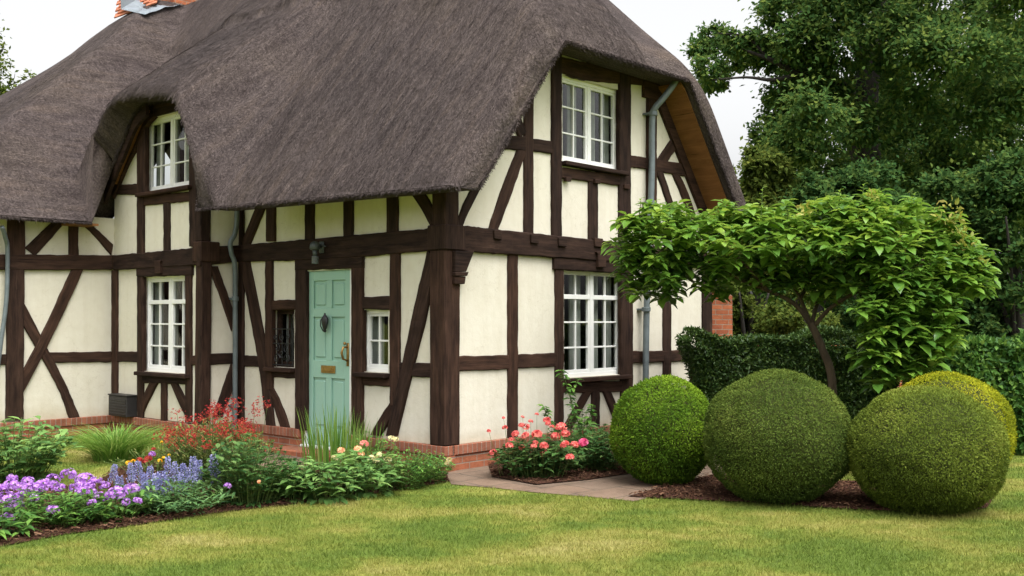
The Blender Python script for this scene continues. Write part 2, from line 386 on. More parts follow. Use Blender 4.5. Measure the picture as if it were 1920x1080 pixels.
def build_thatch():
    V = []; Fq = []
    def grid(us_rows, vs):
        base = len(V); R = len(vs); Cn = len(us_rows[0]); top = np.zeros((R, Cn), int); bot = np.zeros((R, Cn), int)
        for i, v in enumerate(vs):
            u = np.array(us_rows[i]); vv = np.full_like(u, v)
            zt = z_top(u, vv); zb = z_bot(u, vv)
            for j in range(Cn):
                top[i, j] = len(V); V.append((u[j], v, zt[j]))
            ub = u.copy()
            if 3.2 < v < 6.4:
                ub = u+np.where(u >= DU-1e-6, .30*np.clip((v-3.2)/.3, 0, 1)*np.clip(1-(u-DU)/1.2, 0, 1), 0)
                zb = z_bot(ub, vv)
            for j in range(Cn):
                bot[i, j] = len(V); V.append((ub[j], v, zb[j]))
        for i in range(R-1):
            for j in range(Cn-1):
                Fq.append((top[i, j], top[i, j+1], top[i+1, j+1], top[i+1, j]))
                Fq.append((bot[i, j], bot[i+1, j], bot[i+1, j+1], bot[i, j+1]))
        return top, bot
    def skirt(tl, bl, nrm, bulge=.035, n=5):
        prev = list(tl)
        for k in range(1, n+1):
            if k == n: cur = list(bl)
            else:
                cur = []
                for a, b in zip(tl, bl):
                    pa = np.array(V[a]); pb = np.array(V[b]); t = k/n
                    h = pa[2]-pb[2]
                    p = pa+(pb-pa)*t-np.array(nrm)*min(bulge, h*.2)*t*t
                    p = p+np.array(nrm)*RNG.normal(0, .006)
                    cur.append(len(V)); V.append(tuple(p))
            for q in range(len(cur)-1): Fq.append((prev[q], prev[q+1], cur[q+1], cur[q]))
            prev = cur
    # patch one: right of the wing
    ds = .045
    vs = sorted(set(list(np.round(np.concatenate([-.5+np.array([0, .012, .03, .06, .1, .15, .2]), np.arange(-.25, 5.85, ds), [5.85]]), 4))))
    t = np.concatenate([[0, .002, .005, .01, .016], np.linspace(.024, 1, 120)])
    rows = [float(umin(np.array(v)))+(UMAX-float(umin(np.array(v))))*t for v in vs]
    top, bot = grid(rows, vs)
    skirt(top[0, :], bot[0, :], (0, -1, 0)); skirt(top[:, 0], bot[:, 0], (-1, 0, 0)); skirt(top[:, -1], bot[:, -1], (1, 0, 0))
    # patch two: wing
    vs2 = list(5.85+np.array([0, .012, .03, .06, .1]))+list(np.arange(5.99, 12.4, .05))+[12.4]
    ul = list(np.linspace(-3.5, DU-.0005, 50)); row = np.array(ul+list(DU+(UMAX-DU)*t))
    top2, bot2 = grid([row]*len(vs2), vs2)
    skirt(top2[0, :50], bot2[0, :50], (0, -1, 0)); skirt(top2[:, 0], bot2[:, 0], (-1, 0, 0)); skirt(top2[-1, :], bot2[-1, :], (0, 1, 0)); skirt(top2[:, -1], bot2[:, -1], (1, 0, 0))
    Fq.append((top2[0, 49], top2[0, 50], bot2[0, 50], bot2[0, 49]))
    tb = bmesh.new(); tv = [tb.verts.new(p) for p in V]
    for f in Fq:
        try: tb.faces.new([tv[i] for i in f])
        except ValueError: pass
    bmesh.ops.recalc_face_normals(tb, faces=tb.faces[:]); tb.verts.index_update()
    V = np.array([v.co[:] for v in tb.verts]); Fq = np.array([[v.index for v in f.verts] for f in tb.faces])
    cz = tb.faces[0].normal; tb.free()
    # loose straw lying down the slope, and a ragged fringe along the cut edges
    n = 65000
    v = RNG.uniform(-.5, 9.3, n); lo = np.where(v < 5.85, umin(v), -3.5); u = lo+RNG.uniform(0, 1, n)**1.15*(3.1-lo)
    def pos(u, v): return np.stack([u, v, z_top(u, v)], 1)
    e = .03; p = pos(u, v); gu = (z_top(u+e, v)-p[:, 2])/e; gv = (z_top(u, v+e)-p[:, 2])/e
    ok = (np.abs(gu) < 3) & (np.abs(gv) < 3)
    p, gu, gv, u, v = p[ok], gu[ok], gv[ok], u[ok], v[ok]; n = len(p)
    nr = np.stack([-gu, -gv, np.ones(n)], 1); nr /= np.linalg.norm(nr, axis=1)[:, None]
    dn = np.stack([-gu, -gv, -(gu*gu+gv*gv)], 1); dn /= np.linalg.norm(dn, axis=1)[:, None]+1e-6
    sd = np.cross(nr, dn); ang = RNG.normal(0, .2, n)[:, None]
    d = dn*np.cos(ang)+sd*np.sin(ang); s = np.cross(nr, d)
    L = RNG.uniform(.03, .11, n)[:, None]; W = RNG.uniform(.002, .0042, n)[:, None]
    a = p+nr*.001; tip = p+d*L+nr*RNG.uniform(.004, .016, n)[:, None]
    SV = np.stack([a-s*W, a+s*W, tip+s*W*.7, tip-s*W*.7], 1).reshape(-1, 3); SF = np.arange(4*n).reshape(-1, 4)+len(V)
    # fringe
    fr = []
    def fringe(u, v, z, out, cnt):
        pass
    k = 9000
    vv = RNG.uniform(-.5, 3.25, k); q = np.stack([ue(vv)+RNG.uniform(-.01, .05, k), vv, np.full(k, 2.94)], 1); fr.append((q, np.array([-.55, 0, -.8])))
    uu = RNG.uniform(0, 5.2, k); zz = z_bot(uu, np.full(k, -.5)); q = np.stack([uu, np.full(k, -.51)+RNG.uniform(-.01, .03, k), zz+RNG.uniform(0, .03, k)], 1); fr.append((q, np.array([0, -.6, -.75])))
    k = 4000
    vv = RNG.uniform(3.25, 5.85, k); q = np.stack([DU+.30*np.clip((vv-3.2)/.3, 0, 1)+RNG.uniform(-.02, .02, k), vv, z_bot(DU+.30*np.clip((vv-3.2)/.3, 0, 1), vv)+RNG.uniform(0, .03, k)], 1); fr.append((q, np.array([-.6, 0, -.75])))
    uu = RNG.uniform(-3.5, DU, k); q = np.stack([uu, np.full(k, 5.85)+RNG.uniform(-.01, .05, k), np.full(k, 2.93)], 1); fr.append((q, np.array([0, -.55, -.8])))
    fq = np.concatenate([f[0] for f in fr]); fd = np.concatenate([np.tile(f[1], (len(f[0]), 1)) for f in fr])
    fd = fd+RNG.normal(0, .35, fd.shape); fd /= np.linalg.norm(fd, axis=1)[:, None]
    fs = np.cross(fd, RNG.normal(0, 1, fd.shape)); fs /= np.linalg.norm(fs, axis=1)[:, None]
    L = RNG.uniform(.012, .045, len(fq))[:, None]; w = .003
    FV = np.stack([fq-fs*w, fq+fs*w, fq+fd*L+fs*w*.6, fq+fd*L-fs*w*.6], 1).reshape(-1, 3); FF = np.arange(len(FV)).reshape(-1, 4)+len(V)+len(SV)
    me = mesh_np('thatch_roof', np.concatenate([V, SV, FV]), [np.concatenate([Fq, SF, FF])], smooth=False)
    sm = np.zeros(len(me.polygons), bool); sm[:len(Fq)] = True; me.polygons.foreach_set('use_smooth', sm)
    return link('thatch_roof', me, M['thatch'], H)
THATCH = build_thatch()

# --- soffit boards under the verge and the dormer edge
def soffit():
    def strip(P, Q, th=.03):
        bm = bmesh.new()
        n = len(P); a = [bm.verts.new(p) for p in P]; b = [bm.verts.new(p) for p in Q]
        c = [bm.verts.new((p[0], p[1], p[2]-th)) for p in P]; d = [bm.verts.new((p[0], p[1], p[2]-th)) for p in Q]
        for i in range(n-1):
            bm.faces.new((a[i], a[i+1], b[i+1], b[i])); bm.faces.new((c[i], d[i], d[i+1], c[i+1]))
            bm.faces.new((a[i], c[i], c[i+1], a[i+1])); bm.faces.new((b[i], b[i+1], d[i+1], d[i]))
        for i in (0, n-1): bm.faces.new((a[i], b[i], d[i], c[i]))
        bm_obj('soffit_board', bm, M['soffit'], H)
    us = np.linspace(3.95, 5.3, 14); strip([(u, -.40, float(z_bot(u, -.2))-.006) for u in us], [(u, .02, float(z_bot(u, -.2))-.006) for u in us])
    us = np.linspace(.1, 1.3, 12); strip([(u, -.34, float(z_bot(u, -.2))-.006) for u in us], [(u, .02, float(z_bot(u, -.2))-.006) for u in us])
    vs = np.linspace(5.15, 6.05, 10); strip([(DU+.32, v, float(z_bot(DU+.32, v))-.008) for v in vs], [(UB+.01, v, float(z_bot(DU+.32, v))-.008) for v in vs])
    us = np.linspace(-1.32, DU+.1, 4); strip([(u, 5.87, 2.925) for u in us], [(u, VA-.03, 2.925) for u in us])
soffit()

# --- plaster walls
def wall_poly(name, w, outer, holes, depth=.14):
    polys = [[Vector((a, z, 0)) for a, z in outer]]+[[Vector((a, z, 0)) for a, z in h] for h in holes]
    flat = [p for q in polys for p in q]; tris = tessellate_polygon(polys)
    bm = bmesh.new(); vs = [bm.verts.new(w3(w, p.x, p.y, 0)) for p in flat]; vb = [bm.verts.new(w3(w, p.x, p.y, -depth)) for p in flat]
    for t in tris:
        bm.faces.new([vs[i] for i in t]); bm.faces.new([vb[i] for i in reversed(t)])
    k = 0
    for q in polys:
        n = len(q)
        for i in range(n):
            a, b = k+i, k+(i+1) % n
            bm.faces.new((vs[a], vs[b], vb[b], vb[a]))
        k += n
    return bm_obj(name, bm, M['plaster'], H)
def rect(a0, a1, z0, z1): return [(a0, z0), (a1, z0), (a1, z1), (a0, z1)]
c1 = lambda x, y: (x/2.25, y/2.25)
c2 = lambda x, y: (x/2.25, 380+y/2.25)
c3 = lambda x, y: (360+x/2, 340+y/2)
c4 = lambda x, y: (800+x/2.572, 60+y/2.572)
c5 = lambda x, y: (800+x/2.16, 420+y/2.16)
def az(w, p): return wp(w, p)
# openings
def span(w, pl, pr, ptop, pbot):
    a0 = az(w, pl)[0]; a1 = az(w, pr)[0]; z1 = az(w, ptop)[1]; z0 = az(w, pbot)[1]
    return (min(a0, a1), max(a0, a1), z0, z1)
OP = {}
OP['Dr'] = span('D', (678, 640), (728, 640), (684, 581), (684, 697))
OP['Dl'] = span('D', (510, 640), (552, 640), (520, 580), (520, 688))
OP['door'] = span('D', (573, 640), (658, 640), (575, 505), (575, 832))
OP['Bl'] = span('B', (268, 600), (357, 600), (275, 519), (275, 696))
OP['Bu'] = span('B', (270, 300), (362, 300), (275, 224), (275, 362))
OP['El'] = span('E', (1057.5, 600), (1171, 600), (1058, 502), (1166, 702))
OP['Eu'] = span('E', (1054.5, 230), (1164, 230), (1055, 139), (1163, 322))
ZP = .275   # top of the brick plinth
hole = lambda k: [rect(*OP[k])]
wall_poly('wall', 'D', [(0, ZP), (OP['door'][0], ZP), (OP['door'][0], OP['door'][3]), (OP['door'][1], OP['door'][3]), (OP['door'][1], ZP), (VC+.14, ZP), (VC+.14, 3.5), (0, 3.5)], hole('Dr')+hole('Dl'))
us = np.linspace(0, EW, 40); topE = [(float(u), float(z_bot(u, 0.0))+.12) for u in us]
wall_poly('wall', 'E', [(0, ZP), (EW, ZP)]+topE[::-1], hole('El')+hole('Eu'))
wall_poly('wall', 'C', [(UB, ZP), (0, ZP), (0, 3.3), (UB, 3.3)], [])
vs_ = np.linspace(VC, VA, 26); topB = [(float(v), float(min(z_bot(UB, v), 4.5))+.1) for v in vs_]
wall_poly('wall', 'B', [(VC, ZP), (VA, ZP)]+topB[::-1], hole('Bl')+hole('Bu'))
wall_poly('wall', 'A', [(-3.1, .25), (UB, .25), (UB, 3.05), (-3.1, 3.05)], [])
bm = bmesh.new()
add_box(bm, EW-.14, EW, .14, 11.0, 0, 3.2); add_box(bm, -3.1, EW, 11.0, 11.14, 0, 3.2); add_box(bm, -3.1, -2.96, VA+.14, 11.0, 0, 3.0)
bm_obj('wall', bm, M['plaster'], H)
bm = bmesh.new(); add_box(bm, .16, EW-.16, .16, 10.9, .05, .15); add_box(bm, .16, EW-.16, .16, 10.9, 2.36, 2.5)
add_box(bm, 1.6, 1.7, .2, 10.9, .15, 2.36); add_box(bm, .2, EW-.2, 1.7, 1.8, .15, 2.36); add_box(bm, 1.3, EW-.3, 1.7, 1.8, 2.5, 4.4); add_box(bm, 1.2, 1.3, 1.9, 7.5, 2.5, 4.4)
bm_obj('inner_wall', bm, M['dark'], H)

# --- brick plinth
def plinth(w, a0, a1, ztop=ZP):
    bm = bmesh.new(); wbox(bm, w, a0, a1, ztop-.105, ztop-.001, -.1, .055, .006); bm_obj('plinth_coping', bm, M['header'], H)
    bm = bmesh.new(); wbox(bm, w, a0, a1, -.1, ztop-.107, -.1, .035); bm_obj('plinth', bm, M['brick'], H)
d0, d1 = OP['door'][0]-.02, OP['door'][1]+.06
plinth('D', -.055, d0); plinth('D', d1, VC-.06); plinth('E', .056, EW)
plinth('C', UB-.055, -.056); plinth('B', VC+.001, VA-.06, .268); plinth('A', -3.1, UB-.001, .252)

# --- timbers
TC = {'n': 0}
def timber(name, w, eA, eB, proud=.03, n=None):
    TC['n'] += 1; proud += (TC['n'] % 13)*.0007
    A = [np.array(wp(w, p, proud)) for p in eA]; B = [np.array(wp(w, p, proud)) for p in eB]
    L = sum(np.linalg.norm(A[i+1]-A[i]) for i in range(len(A)-1)); n = n or max(4, int(L/.09)+2)
    A = spline(A, n); B = spline(B, n); V = []; UVs = []; off = random.uniform(0, 40); run = 0
    ja = RNG.normal(0, .0028, n); jb = RNG.normal(0, .0028, n)
    for i in range(n):
        d = B[i]-A[i]; W = np.linalg.norm(d); d = d/W; c = min(.011, W*.2)
        if i: run += np.linalg.norm((A[i]+B[i]-A[i-1]-B[i-1])/2)
        a = A[i]+d*ja[i]; b = B[i]+d*jb[i]; pr = proud+RNG.normal(0, .0012)
        for q, o in ((a, -.03), (a, pr-c), (a+d*c, pr), (b-d*c, pr), (b, pr-c), (b, -.03)):
            V.append(w3(w, q[0], q[1], o)); UVs.append((off+run, off+float((q-a)@d)+(pr-o)))
    Fc = []
    for i in range(n-1):
        for k in range(5): Fc.append((i*6+k, i*6+k+1, i*6+k+7, i*6+k+6))
    me = bpy.data.meshes.new(name); e = (n-1)*6
    me.from_pydata(V, [], Fc+[(0, 1, 2, 3, 4, 5), tuple(e+k for k in (5, 4, 3, 2, 1, 0))])
    uv = me.uv_layers.new(name='UVMap')
    for li, lp in enumerate(me.loops): uv.data[li].uv = UVs[lp.vertex_index]
    b2 = bmesh.new(); b2.from_mesh(me); bmesh.ops.recalc_face_normals(b2, faces=b2.faces[:]); b2.to_mesh(me); b2.free()
    return link(name, me, M['timber'], H)
def T(name, w, cf, eA, eB, proud=.03): return timber(name, w, [cf(*p) for p in eA], [cf(*p) for p in eB], proud)
def stud(w, cf, xl, xr, y0, y1, name='stud', proud=.028, xl1=None, xr1=None):
    return T(name, w, cf, [(xl, y0), (xl1 if xl1 is not None else xl, y1)], [(xr, y0), (xr1 if xr1 is not None else xr, y1)], proud)
# front wall by the door
T('beam', 'D', c3, [(155, 241), (520, 209), (925, 172)], [(155, 302), (520, 290), (925, 257)], .050)
T('lintel', 'D', c3, [(385, 296), (637, 280)], [(385, 334), (637, 326)], .043)
for a, b in ((275, 309), (420, 454), (565, 600), (727, 768)): stud('D', c3, a, b, -20, 225)
stud('D', c3, 168, 190, 90, 250)
T('brace', 'D', c3, [(795, 15), (845, 85), (893, 172)], [(845, 15), (885, 70), (915, 130)], .026)
T('brace', 'D', c3, [(240, 88), (178, 240)], [(275, 88), (212, 240)], .026)
stud('D', c3, 168, 190, 290, 920, 'post')
T('brace', 'D', c3, [(176, 300), (225, 560), (252, 720), (275, 922)], [(212, 300), (262, 560), (284, 720), (306, 922)], .026)
stud('D', c3, 272, 298, 290, 780)
stud('D', c3, 384, 427, 290, 935, 'post', .038)
T('rail', 'D', c3, [(186, 652), (282, 656)], [(186, 693), (282, 700)], .022)
T('rail', 'D', c3, [(296, 447), (386, 444)], [(296, 482), (386, 481)], .030)
T('rail', 'D', c3, [(290, 708), (386, 712)], [(290, 734), (386, 738)], .022)
T('brace', 'D', c3, [(268, 770), (305, 850), (330, 926)], [(296, 765), (338, 850), (364, 930)], .024)
stud('D', c3, 595, 636, 280, 950, 'post', .038)
T('rail', 'D', c3, [(632, 434), (748, 430)], [(632, 478), (748, 482)], .030)
T('rail', 'D', c3, [(632, 728), (750, 733)], [(632, 764), (750, 772)], .024)
stud('D', c3, 738, 774, 262, 840, 'stud', .033)
T('brace', 'D', c3, [(880, 255), (830, 470), (785, 680), (724, 955)], [(908, 290), (880, 470), (826, 690), (763, 955)], .037)
T('brace', 'D', c3, [(745, 818), (700, 890), (666, 950)], [(760, 860), (728, 915), (702, 955)], .026)
T('rail', 'D', c3, [(770, 680), (898, 682)], [(770, 732), (898, 736)], .022)
# gable wall
T('beam', 'E', lambda x, y: (x, y), [(845, 420), (1000, 437), (1325, 472)], [(845, 470), (1000, 480), (1325, 503)], .050)
T('lintel', 'E', lambda x, y: (x, y), [(1040, 470), (1180, 480)], [(1040, 505), (1180, 513)], .042)
stud('E', c5, 333, 373, 110, 870)
stud('E', c5, 524, 558, 120, 870)
stud('E', c5, 790, 838, 150, 870)
stud('E', c5, 962, 993, 170, 870)
stud('E', c5, 1122, 1158, 200, 870, 'post', .034)
T('rail', 'E', c5, [(110, 537), (335, 530)], [(110, 597), (335, 589)], .022)
T('rail', 'E', c5, [(371, 528), (528, 522)], [(371, 586), (528, 578)], .022)
T('rail', 'E', c5, [(836, 516), (1125, 508)], [(836, 564), (1125, 552)], .022)
T('rail', 'E', c5, [(556, 640), (794, 636)], [(556, 684), (794, 680)], .024)
T('brace', 'E', c5, [(640, 680), (560, 820)], [(672, 680), (592, 830)], .022)
stud('E', c5, 674, 704, 676, 860)
T('brace', 'E', c5, [(716, 676), (770, 810)], [(748, 676), (800, 800)], .022)
T('brace', 'E', c4, [(222, 745), (165, 870), (150, 950)], [(268, 745), (205, 870), (172, 950)], .026)
T('brace', 'E', c4, [(438, 570), (365, 760), (296, 970)], [(486, 570), (414, 780), (340, 975)], .026)
stud('E', c4, 474, 519, 250, 990)
stud('E', c4, 609, 655, 60, 1010, 'post', .036)
T('lintel', 'E', c4, [(650, 118), (800, 150), (1110, 200)], [(650, 196), (800, 235), (1110, 262)], .030)
stud('E', c4, 779, 823, 60, 170)
stud('E', c4, 934, 988, 110, 1000, 'post', .036)
stud('E', c4, 1068, 1113, 190, 1000, 'post', .033)
T('rail', 'E', c4, [(340, 492), (478, 503)], [(340, 560), (478, 575)], .022)
T('rail', 'E', c4, [(516, 513), (612, 526)], [(516, 575), (612, 588)], .022)
T('rail', 'E', c4, [(986, 594), (1075, 606), (1330, 650)], [(986, 652), (1075, 664), (1330, 712)], .022)
T('brace', 'E', c4, [(415, 430), (450, 510)], [(455, 405), (485, 480)], .024)
T('rail', 'E', c4, [(653, 652), (950, 690)], [(653, 704), (950, 742)], .026)
stud('E', c4, 784, 829, 705, 1015)
T('brace', 'E', c4, [(1190, 505), (1108, 625)], [(1228, 530), (1150, 650)], .024)
T('brace', 'E', c4, [(1105, 660), (1150, 790), (1185, 920)], [(1138, 660), (1182, 790), (1216, 920)], .024)
T('brace', 'E', c4, [(1180, 670), (1225, 770), (1270, 900)], [(1214, 670), (1262, 770), (1306, 900)], .024)
# rafter board following the gable slope on each side, just under the thatch
def rafter(us, th, off):
    pts = [(u, float(z_bot(u, 0.0))) for u in us]; bm = bmesh.new(); rings = []
    for u, z in pts:
        rings.append([bm.verts.new((u, -o, zz)) for o, zz in ((-.02, z+.04), (off, z+.04), (off, z-th), (-.02, z-th))])
    for a, b in zip(rings, rings[1:]):
        for k in range(4): bm.faces.new((a[k], a[(k+1) % 4], b[(k+1) % 4], b[k]))
    bm.faces.new(rings[0]); bm.faces.new(rings[-1][::-1]); return bm_obj('rafter', bm, M['timber'], H)
rafter(np.linspace(3.62, 5.2, 14), .30, .048); rafter(np.linspace(.02, 1.5, 12), .16, .048)
def bay_rafter(vs, th):
    pts = [(v, float(z_bot(UB-.02, v))) for v in vs]; bm = bmesh.new(); rings = []
    for v, z in pts: rings.append([bm.verts.new((UB-o, v, zz)) for o, zz in ((-.02, z+.06), (.052, z+.06), (.052, z-th), (-.02, z-th))])
    for a, b in zip(rings, rings[1:]):
        for k in range(4): bm.faces.new((a[k], a[(k+1) % 4], b[(k+1) % 4], b[k]))
    bm.faces.new(rings[0]); bm.faces.new(rings[-1][::-1]); return bm_obj('rafter', bm, M['timber'], H)
def barge():
    bm = bmesh.new(); rings = []; x0 = DU+.31
    for v in np.linspace(5.0, 6.16, 14):
        z = float(z_bot(x0, v)) if v < 6.0 else float(z_bot(x0, 6.0))-(v-6.0)*1.25
        rings.append([bm.verts.new((x0+o, v, zz)) for o, zz in ((0, z+.03), (.05, z+.03), (.05, z-.17), (0, z-.17))])
    for a, b in zip(rings, rings[1:]):
        for k in range(4): bm.faces.new((a[k], a[(k+1) % 4], b[(k+1) % 4], b[k]))
    bm.faces.new(rings[0]); bm.faces.new(rings[-1][::-1]); bm_obj('barge_board', bm, M['timber'], H)
barge()
bay_rafter(np.linspace(5.05, 6.2, 14), .26); bay_rafter(np.linspace(3.9, 5.04, 8), .16)
bm = bmesh.new(); wbox(bm, 'B', 3.92, 5.22, OP['Bu'][3]+.002, OP['Bu'][3]+.30, -.03, .041, .006); bm_obj('lintel', bm, M['timber'], H)
# recessed return wall and bay wall
T('beam', 'C', c3, [(30, 244), (190, 240)], [(30, 316), (190, 302)], .046)
T('brace', 'C', c3, [(64, 318), (110, 440), (150, 560)], [(98, 318), (128, 400), (152, 470)], .024)
T('brace', 'C', c3, [(150, 680), (80, 885)], [(152, 790), (116, 885)], .024)
T('rail', 'C', c3, [(60, 648), (160, 643)], [(60, 690), (160, 684)], .020)
T('beam', 'B', c2, [(478, 222), (840, 188)], [(478, 284), (840, 262)], .046)
T('lintel', 'B', c2, [(575, 270), (806, 258)], [(575, 312), (806, 306)], .036)
stud('B', c2, 575, 601, -70, 230, 'stud', .034)
stud('B', c1, 575, 609, 470, 830, 'stud', .036)
stud('B', c1, 795, 840, 430, 1040, 'stud', .032)
stud('B', c2, 687, 713, 0, 205)
T('rail', 'B', c1, [(470, 778), (578, 776)], [(470, 822), (578, 820)], .022)
T('rail', 'B', c1, [(600, 826), (800, 808)], [(600, 868), (800, 848)], .026)
stud('B', c2, 576, 601, 275, 915)
stud('B', c2, 779, 804, 260, 925)
T('rail', 'B', c2, [(488, 628), (578, 628)], [(488, 671), (578, 673)], .020)
T('rail', 'B', c2, [(802, 646), (835, 644)], [(802, 686), (835, 686)], .020)
T('rail', 'B', c2, [(600, 722), (782, 722)], [(600, 762), (782, 766)], .024)
T('brace', 'B', c2, [(628, 758), (592, 840), (585, 885)], [(664, 758), (622, 840), (596, 895)], .022)
stud('B', c2, 676, 698, 760, 920)
T('brace', 'B', c2, [(716, 762), (745, 830), (784, 915)], [(744, 762), (780, 830), (796, 870)], .022)
stud('B', c2, 468, 490, 285, 905, 'post', .030)
# wing wall
T('beam', 'A', c2, [(-40, 217), (473, 222)], [(-40, 284), (473, 284)], .046)
stud('A', c2, 36, 108, 60, 225, 'post', .05)
stud('A', c2, 34, 105, 280, 916, 'post', .05, 28, 101)
T('brace', 'A', c2, [(106, 190), (232, 70)], [(150, 225), (270, 92)], .024)
stud('A', c2, 291, 333, 60, 225)
T('brace', 'A', c2, [(325, 70), (400, 140), (470, 222)], [(372, 80), (420, 120), (478, 175)], .024)
T('brace', 'A', c2, [(308, 275), (190, 530), (98, 712)], [(356, 275), (240, 530), (98, 806)], .036)
T('brace', 'A', c2, [(98, 415), (160, 545), (240, 700), (300, 908)], [(98, 525), (150, 590), (195, 700), (346, 908)], .028) if False else None
T('brace', 'A', c2, [(100, 518), (180, 660), (250, 790), (296, 912)], [(100, 416), (200, 610), (290, 790), (342, 912)], .027)
T('rail', 'A', c2, [(205, 632), (470, 628)], [(225, 676), (470, 672)], .020)
T('rail', 'A', c2, [(-60, 642), (36, 640)], [(-60, 685), (36, 683)], .020)
# square posts standing on outer corners
def post(u0, u1, v0, v1, z0, z1, name='corner_post'):
    bm = bmesh.new(); add_box(bm, u0, u1, v0, v1, z0, z1, .012)
    bmesh.ops.subdivide_edges(bm, edges=[e for e in bm.edges if abs(e.verts[0].co.z-e.verts[1].co.z) > .5], cuts=10)
    for v in bm.verts: v.co.x += random.gauss(0, .002); v.co.y += random.gauss(0, .002)
    me = bpy.data.meshes.new(name); bmesh.ops.recalc_face_normals(bm, faces=bm.faces[:]); bm.to_mesh(me); bm.free()
    uv = me.uv_layers.new(name='UVMap'); off = random.uniform(0, 30)
    for p in me.polygons:
        ax = max(range(2), key=lambda i: abs(p.normal[i]))
        for li in p.loop_indices:
            c = me.vertices[me.loops[li].vertex_index].co; uv.data[li].uv = (c.z+off, (c.y if ax == 0 else c.x)+off)
    return link(name, me, M['timber'], H)
post(-.055, .175, -.055, .185, ZP, 2.345); post(-.045, .165, -.045, .165, 2.6, 3.25)
post(-.075, .24, -.075, .205, 2.34, 2.61, 'beam_end')
post(UB-.05, UB+.10, VC-.05, VC+.10, ZP, 2.345); post(UB-.07, UB+.2, VC-.07, VC+.16, 2.34, 2.60, 'beam_end')
post(UB-.05, UB+.1, VC-.012, VC+.12, 2.6, 3.3)
# carved bracket beside the corner post and pegs under the beam
def prism(name, w, pts, o0, o1, mat, parent=H, bevel=.006):
    bm = bmesh.new(); f = bm.faces.new([bm.verts.new(w3(w, a, z, o0)) for a, z in pts])
    r = bmesh.ops.extrude_face_region(bm, geom=[f]); d = Vector(w3(w, 0, 0, o1))-Vector(w3(w, 0, 0, o0))
    bmesh.ops.translate(bm, verts=[g for g in r['geom'] if isinstance(g, bmesh.types.BMVert)], vec=d)
    if bevel: bmesh.ops.bevel(bm, geom=bm.edges[:], offset=bevel, segments=1, affect='EDGES')
    return bm_obj(name, bm, mat, parent)
E = lambda *ps: [wp('E', c3(*p)) for p in ps]
prism('bracket', 'E', E((962, 262), (1034, 262), (1004, 340), (962, 340)), .0, .105, M['timber'])
prism('bracket', 'E', E((960, 341), (1010, 341), (1004, 356), (960, 356)), .0, .118, M['timber'])
prism('bracket', 'E', E((962, 357), (1004, 357), (1000, 386), (962, 386)), .0, .098, M['timber'])
for x, y in ((320, 975), (498, 995), (632, 1010), (806, 1012)):
    prism('peg', 'E', [wp('E', c4(*q)) for q in ((x-20, y-18), (x+20, y-14), (x+18, y+28), (x-18, y+24))], .02, .085, M['timber'])
for x, y in ((665, 712), (806, 722), (948, 748)):
    prism('peg', 'E', [wp('E', c4(*q)) for q in ((x-14, y-12), (x+14, y-10), (x+12, y+12), (x-12, y+10))], .02, .07, M['timber'])
prism('peg', 'E', [wp('E', c5(*q)) for q in ((664, 112), (712, 114), (706, 128), (704, 176), (674, 176), (672, 126))], .02, .09, M['timber'])
prism('peg', 'B', [wp('B', c2(*q)) for q in ((670, 246), (702, 244), (698, 256), (698, 300), (676, 302), (676, 258))], .02, .085, M['timber'])
prism('peg', 'A', [wp('A', c2(*q)) for q in ((466, 222), (486, 222), (489, 250), (484, 280), (468, 280), (464, 250))], .0, .10, M['timber'])

